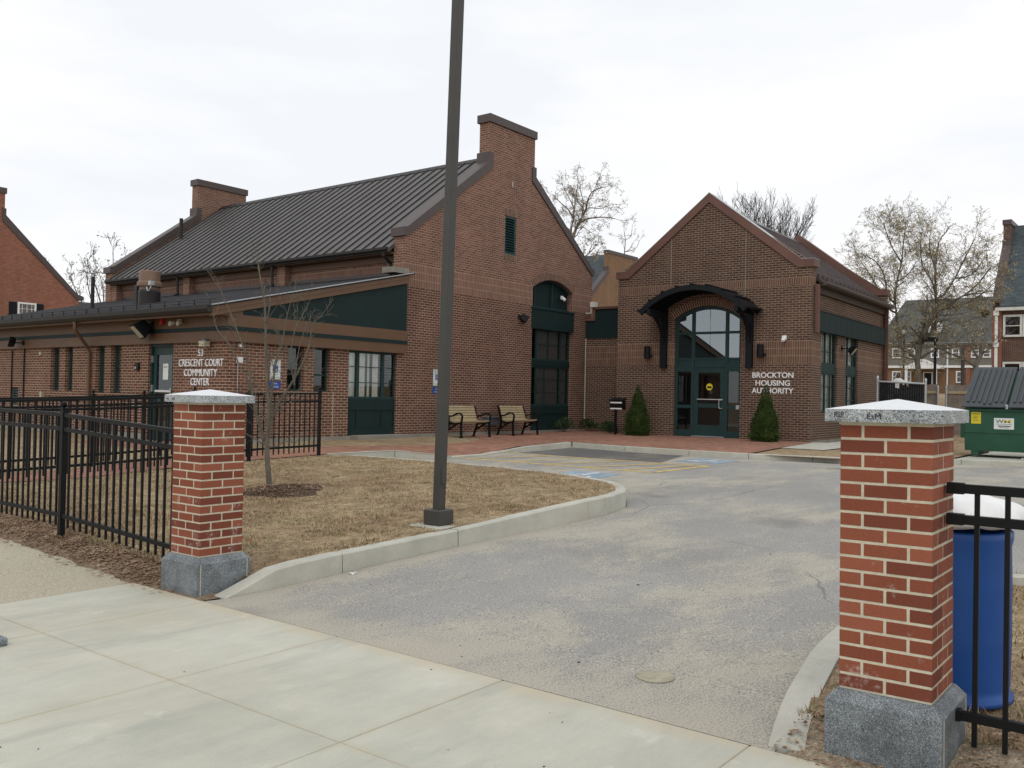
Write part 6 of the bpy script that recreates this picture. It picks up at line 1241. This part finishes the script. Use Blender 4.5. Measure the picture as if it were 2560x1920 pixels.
# roof equipment on the wing
t = thing('roof_vent', 'fat tan cylindrical vent with a bulging band on the wing roof', 'roof vent', (14, 23.8, 4.05)); Fz = (14.0, 23.82, zr(14.0) - .05)
MB().lathe([(.30, 0), (.30, .36), (.27, .42)], Fz, 28).build('curb', M['gutter'], t); MB().lathe([(.27, .38), (.27, .50), (.33, .51), (.335, .54), (.335, .62), (.32, .64), (.29, .65), (.285, .93), (.27, .955), (.0, .965)], Fz, 28).build('hood', M['vent'], t)
MB().tube([(13.80, 23.62, zr(14) + .46), (13.76, 23.52, zr(14) + .33), (13.75, 23.42, zr(14) + .30), (13.76, 23.36, zr(14) + .38), (13.78, 23.34, zr(14) + .52)], .02, 6).build('cable', M['steel'], t); MB().box((13.72, 23.30, zr(14) + .46), (13.84, 23.42, zr(14) + .58)).build('switch', M['steel'], t)
t = thing('roof_pipe', 'thin square dark duct beside the fat roof vent', 'duct', (14, 24.5, 4.05)); MB().box((13.93, 24.36, zr(14) - .05), (14.07, 24.52, zr(14) + .56)).build('duct', M['gutter'], t)
t = thing('roof_pipe', 'tall thin dark flue pipe with a metal cap on the wing roof', 'flue', (14, 27, 4.05)); MB().lathe([(.055, 0), (.055, 1.0)], (14, 26.98, zr(14) - .05), 12).build('pipe', M['gutter'], t); MB().lathe([(.062, 1.0), (.062, 1.07), (.04, 1.08), (.04, 1.10), (.085, 1.11), (.0, 1.15)], (14, 26.98, zr(14) - .05), 12).build('cap', M['steel'], t)
m = MB().tube([(19.7, 31.4, 7.1), (19.7, 31.4, 8.2)], .07, 8); tag(m.build('roof_pipe', M['gutter']), 'short dark pipe on the metal roof near the far gable', 'pipe')

# ---- dumpster, barrel, fences at the right
t = thing('dumpster', 'dark green dumpster with grey ribbed lids, a yellow sticker and a white company sign', 'dumpster', (23.5, 3.5, .46))
FD = Frame((0, 0, 0), (1, 0, 0), (0, 0, 1), (0, 1, 0))
m = MB().prism([[(22.82, .60), (22.80, 1.03), (22.80, 1.55), (24.15, 2.46), (24.15, .60)]], 4.48, 2.50, FD); m.box((22.76, 2.48, 1.50), (22.82, 4.50, 1.56)); m.box((22.785, 2.50, 1.01), (22.80, 4.48, 1.035)); m.box((22.83, 2.6, .5), (24.1, 2.75, .6)); m.box((22.83, 4.2, .5), (24.1, 4.35, .6)); bo_ = m.build('body', M['bin_green'], t, bevel=.008)
m = MB().box((22.95, 4.48, .88), (24.0, 4.60, 1.20)); m.build('fork_pocket', M['bin_green'], t, bevel=.01)
for y0, y1 in ((3.63, 4.53), (2.46, 3.58)):
    dl = Vector((24.2 - 22.68, 0, 2.53 - 1.58)); Ll = dl.length; dl.normalize(); Fl = Frame((22.68, 0, 1.575), dl, (0, 1, 0), dl.cross(Vector((0, 1, 0))).normalized() * -1 if dl.cross(Vector((0, 1, 0))).z < 0 else dl.cross(Vector((0, 1, 0))).normalized())
    m = MB().box((0, y0, 0), (Ll, y1, .035), Fl); ld = m.build('lid', M['bin_lid'], t, bevel=.01); m = MB(); k = int((y1 - y0) / .115)
    for i in range(k):
        y = y0 + .07 + i * .115; L_ = Ll - .12; m.box((.10 if i in (2, 3) else .18, y, .035), (L_, y + .055, .062), Fl)
    m.build('rib', M['bin_lid'], ld, bevel=.008)
MB().box((22.7, 3.59, 1.56), (22.78, 3.64, 1.66)).build('latch', M['steel'], t)
FDf = Frame((22.797, 0, 0), (0, -1, 0), (0, 0, 1), (-1, 0, 0))
q = MB().box((-4.345, 1.215, 0), (-4.145, 1.475, .003), FDf).build('yellow_sticker', M['yellow_sign'], bo_); m = MB(); m.box((-4.32, 1.43, .003), (-4.17, 1.445, .004), FDf)
for z in (1.38, 1.35, 1.32, 1.28): m.box((-4.31, z, .003), (-4.19 + U(-.03, .01), z + .008, .004), FDf)
m.build('print', M['bin_green'], q)
q = MB().box((-3.88, 1.105, 0), (-3.48, 1.355, .004), FDf).build('company_sign', M['sign_white'], bo_); Fq = Frame(FDf.P(0, 0, .0045), FDf.u, FDf.v, FDf.w)
M['logo_y'] = simple('logo_yellow', (.70, .48, .03), .5, var=.03)
text_obj('logo_letter', 'W', Fq, -3.765, 1.245, .075, M['bin_green'], q, width=.16, depth=.001, bold=.012); text_obj('logo_letter', 'M', Fq, -3.615, 1.245, .075, M['logo_y'], q, width=.15, depth=.001, bold=.012)
m = MB().box((-3.84, 1.215, .004), (-3.52, 1.222, .0055), FDf); m.box((-3.80, 1.165, .004), (-3.55, 1.185, .0055), FDf); m.box((-3.77, 1.135, .004), (-3.58, 1.145, .0055), FDf); m.build('print', M['lampblack'], q)
m = MB(); 
for (x, y, s) in ((22.5, 3.0, .06), (22.45, 3.3, .04)): m.idx([(x, y, .47), (x + s, y - s, .50), (x, y - 2 * s, .475), (x - s, y - s, .49)], [(0, 1, 2), (0, 2, 3)])
tag(m.build('litter', M['white']), 'white paper scraps under the dumpster', 'litter')
t = thing('plastic_barrel', 'tall blue plastic barrel standing in grass behind the right pillar', 'barrel', (5.29, 1.10, .10)); m = MB(); m.smooth = True
m.lathe([(.0, 0), (.285, .0), (.305, .012), (.305, .032), (.285, .05), (.288, .09), (.292, .28), (.2935, .31), (.292, .34), (.292, .56), (.2935, .59), (.292, .62), (.288, .80), (.297, .84), (.297, .875), (.285, .885), (.27, .88), (.268, .5)], (5.29, 1.10, .10), 40); m.build('body', M['barrel'], t)
rn = random.Random(4); m = MB(); m.smooth = True; V = []; Fc = []; ns, nr = 48, 14
for i in range(nr + 1):
    u = i / nr
    for k in range(ns):
        a = 2 * math.pi * k / ns; wob = .012 * math.sin(5 * a + 1) + .010 * math.sin(9 * a + 3 * u) + .006 * math.sin(17 * a)
        if u < .25: r = .30 + .055 * (u / .25); z = .905 + .02 * (u / .25) + wob * .5
        else: q_ = (u - .25) / .75; r = .355 * (1 - q_ ** 1.6); z = .925 + .135 * (1 - (1 - q_) ** 2.6) + wob * (1 - q_) + .012 * math.sin(6 * q_ + 4 * a) * (1 - q_)
        V.append((5.29 + (r + wob * (1 - u)) * math.cos(a), 1.10 + (r + wob * (1 - u)) * math.sin(a), .10 + z))
for i in range(nr):
    for k in range(ns): Fc.append((i * ns + k, i * ns + (k + 1) % ns, (i + 1) * ns + (k + 1) % ns, (i + 1) * ns + k))
m.idx(V, Fc); tag(m.build('plastic_bag', M['bag']), 'crumpled white plastic bag bulging over the rim of the blue barrel', 'bag')
# privacy chain link fence
t = thing('chain_link_fence', 'chain link fence with dark slats and pale posts right of the office', 'fence', (30, 7.7, .46)); F = Frame((30, 0, 0), (0, 1, 0), (0, 0, 1), (-1, 0, 0))
for y, z in ((8.44, 2.43), (7.01, 2.35)): MB().lathe([(.04, 0), (.04, z - .42), (.05, z - .41), (.03, z - .34), (0, z - .33)], (29.98, y, .42), 10).build('post', M['steel'], t)
MB().tube([(29.95, 8.44, 2.33), (29.95, 7.01, 2.26)], .03, 8).build('top_rail', M['steel'], t)
m = MB(); rn = random.Random(3); y = 8.38
while y > 7.05:
    top = 2.30 - .07 * (8.44 - y) / 1.43
    if 7.55 < y < 7.95 and rn.random() < .45: top -= rn.uniform(.05, .22)
    m.box((y - .064, .45, -.004), (y, top, .004), F); y -= .068
m.build('slats', M['lampblack'], t)
m = MB()
for i in range(-30, 24): 
    for s in (1, -1):
        pts = []; ya = 7.01 + i * .075; 
        for k in range(2): zz = .45 + k * 1.83; pts.append((29.97, ya + (k if s == 1 else 1 - k) * 1.83, zz))
        a, b = Vector(pts[0]), Vector(pts[1]); lo, hi = 7.02, 8.43; ts = []
        for Yv in (lo, hi): ts.append((Yv - a.y) / (b.y - a.y))
        t0, t1 = max(0, min(ts)), min(1, max(ts))
        if t1 > t0 + .02: m.tube([a.lerp(b, t0), a.lerp(b, t1)], 0.0011, 3, caps=False)
m.build('mesh', M['grey_box'], t)
t = thing('wooden_fence', 'weathered board fence behind the dumpster with pale steel posts', 'fence', (33, 7, .6)); F = Frame((33, 0, 0), (0, 1, 0), (0, 0, 1), (-1, 0, 0)); m = MB(); rn = random.Random(9)
for a, b in ((7.33, 8.6), (1.0, 7.02)):
    y = a
    while y < b - .05: m.box((y, .5, 0), (y + .132, 2.31 + rn.uniform(-.02, .03), .02), F); y += .138
m.build('boards', M['wood'], t)
for z in (2.0, 1.1): m = MB().box((7.33, z, .02), (8.6, z + .09, .06), F); m.box((1.0, z, .02), (7.02, z + .09, .06), F); m.build('rail', M['slat'], t)
for y in (7.30, 7.04): MB().lathe([(.035, 0), (.035, 1.75), (0, 1.78)], (32.9, y, .5), 8).build('post', M['steel'], t)
# distant lamp posts
def far_pole(label, x, y, zt, kind, r=.07, mat='lampblack'):
    z0 = gb(x, y); t = thing('lamp_post', label, 'lamp post', (x, y, z0)); MB().tube([(x, y, z0), (x, y, zt)], r, 8).build('shaft', M[mat], t)
    if kind == 'arm': MB().box((x - .14, y - .1, zt - .22), (x + .18, y + .62, zt)).build('lamp_head', M[mat], t)
    elif kind == 'globe': m = MB(); m.smooth = True; m.lathe([(0, 0)] + [(.13 * math.sin(math.radians(a)), .13 - .13 * math.cos(math.radians(a))) for a in range(20, 181, 20)], (x, y, zt), 12); m.build('globe', M['white'], t)
    return t
far_pole('dark lamp post with a box head in front of the row house', 50, 11.25, 5.08, 'arm'); far_pole('thin brown pole with a white globe behind the chain link fence', 50, 12.77, 5.25, 'globe', .05, 'bark')
far_pole('short brown pole with no lamp in front of the row house', 50, 9.95, 4.55, None, .09, 'bark_dark')
# person behind the fence, grown as one skinned body
def person(label, x, y, z):
    t = thing('person', label, 'person', (x, y, z), math.radians(200)); bm = bmesh.new(); sk = bm.verts.layers.skin.verify()
    J = {}; R_ = {}
    def v(n, p, r): q = bm.verts.new(p); J[n] = q; q[sk].radius = (r, r * .8 if n in ('pelvis', 'waist', 'chest') else r)
    for n, p, r in (('pelvis', (0, 0, .95), .15), ('waist', (0, 0, 1.10), .125), ('chest', (.01, 0, 1.32), .155), ('neck', (0, 0, 1.47), .058), ('head', (.02, 0, 1.58), .082), ('crown', (.01, 0, 1.67), .080)): v(n, p, r)
    for s, k in ((1, 'l'), (-1, 'r')):
        for n, p, r in (('hip', (0, s * .09, .90), .09), ('knee', (.02, s * .10, .50), .058), ('ank', (-.01, s * .10, .09), .042), ('toe', (.16, s * .12, .035), .035), ('sho', (0, s * .18, 1.40), .062), ('elb', (-.02, s * .25, 1.12), .044), ('wri', (.10, s * .25, .90), .028), ('palm', (.14, s * .25, .84), .034)): v(n + k, p, r)
        for f in range(4): v('f%d%s' % (f, k), (.15 + .008 * f, s * (.235 + .014 * f), .765 + .006 * abs(f - 1)), .009)
        v('th' + k, (.19, s * .225, .82), .010)
    E = [('pelvis', 'waist'), ('waist', 'chest'), ('chest', 'neck'), ('neck', 'head'), ('head', 'crown')]
    for k in 'lr': E += [('pelvis', 'hip' + k), ('hip' + k, 'knee' + k), ('knee' + k, 'ank' + k), ('ank' + k, 'toe' + k), ('chest', 'sho' + k), ('sho' + k, 'elb' + k), ('elb' + k, 'wri' + k), ('wri' + k, 'palm' + k)] + [('palm' + k, 'f%d%s' % (f, k)) for f in range(4)] + [('palm' + k, 'th' + k)]
    for a, b in E: bm.edges.new((J[a], J[b]))
    bm.verts.ensure_lookup_table(); J['pelvis'][sk].use_root = True
    me = bpy.data.meshes.new('body'); bm.to_mesh(me); bm.free(); me.materials.append(M['skin']); o = bpy.data.objects.new('body', me); COL.objects.link(o); o.parent = t; o.modifiers.new('skin', 'SKIN'); ss = o.modifiers.new('sub', 'SUBSURF'); ss.levels = ss.render_levels = 2
    m = MB(); m.smooth = True
    m.lathe([(.19, .86), (.20, 1.0), (.185, 1.15), (.215, 1.32), (.20, 1.42), (.11, 1.49), (.10, 1.50)], (0, 0, 0), 18)
    for s in (1, -1): m.tube([(0, s * .17, 1.40), (-.02, s * .25, 1.12), (.09, s * .25, .92)], [.085, .066, .045], 10)
    m.build('jacket', M['hood'], t, local=True)
    m = MB(); m.smooth = True; V = []; Fc = []; n1_, n2_ = 14, 10      # hood open at the face
    for i in range(n1_ + 1):
        a = math.radians(55 + 250 * i / n1_)
        for k in range(n2_ + 1): e = math.radians(-75 + 165 * k / n2_); V.append((.0 + .125 * math.cos(a) * math.cos(e), .115 * math.sin(a) * math.cos(e), 1.60 + .15 * math.sin(e)))
    for i in range(n1_):
        for k in range(n2_): Fc.append((i * (n2_ + 1) + k, (i + 1) * (n2_ + 1) + k, (i + 1) * (n2_ + 1) + k + 1, i * (n2_ + 1) + k + 1))
    m.idx(V, Fc); m.build('hood', M['hood'], t, local=True)
    m = MB(); m.smooth = True
    for s in (1, -1): m.tube([(0, s * .09, .95), (.02, s * .10, .5), (-.01, s * .10, .07)], [.105, .075, .06], 10)
    m.build('trousers', M['lampblack'], t, local=True)
    m = MB(); m.smooth = True
    for s in (1, -1): m.tube([(-.07, s * .10, .04), (.05, s * .11, .045), (.19, s * .12, .03)], [.045, .05, .035], 8)
    m.build('shoe', M['lampblack'], t, local=True)
    m = MB().box((.095, -.012, 1.575), (.112, .012, 1.60)); m.box((.09, -.035, 1.545), (.10, .035, 1.553)); m.build('nose_and_mouth', M['skin'], t, local=True)
    m = MB()
    for s in (1, -1): m.lathe([(0, -.008), (.01, 0), (0, .008)], (.094, s * .03, 1.615), 8)
    m.build('eye', M['lampblack'], t, local=True)
person('person in a white hooded top standing beyond the chain link fence', 40, 10.42, gb(40, 10.4) + .10)
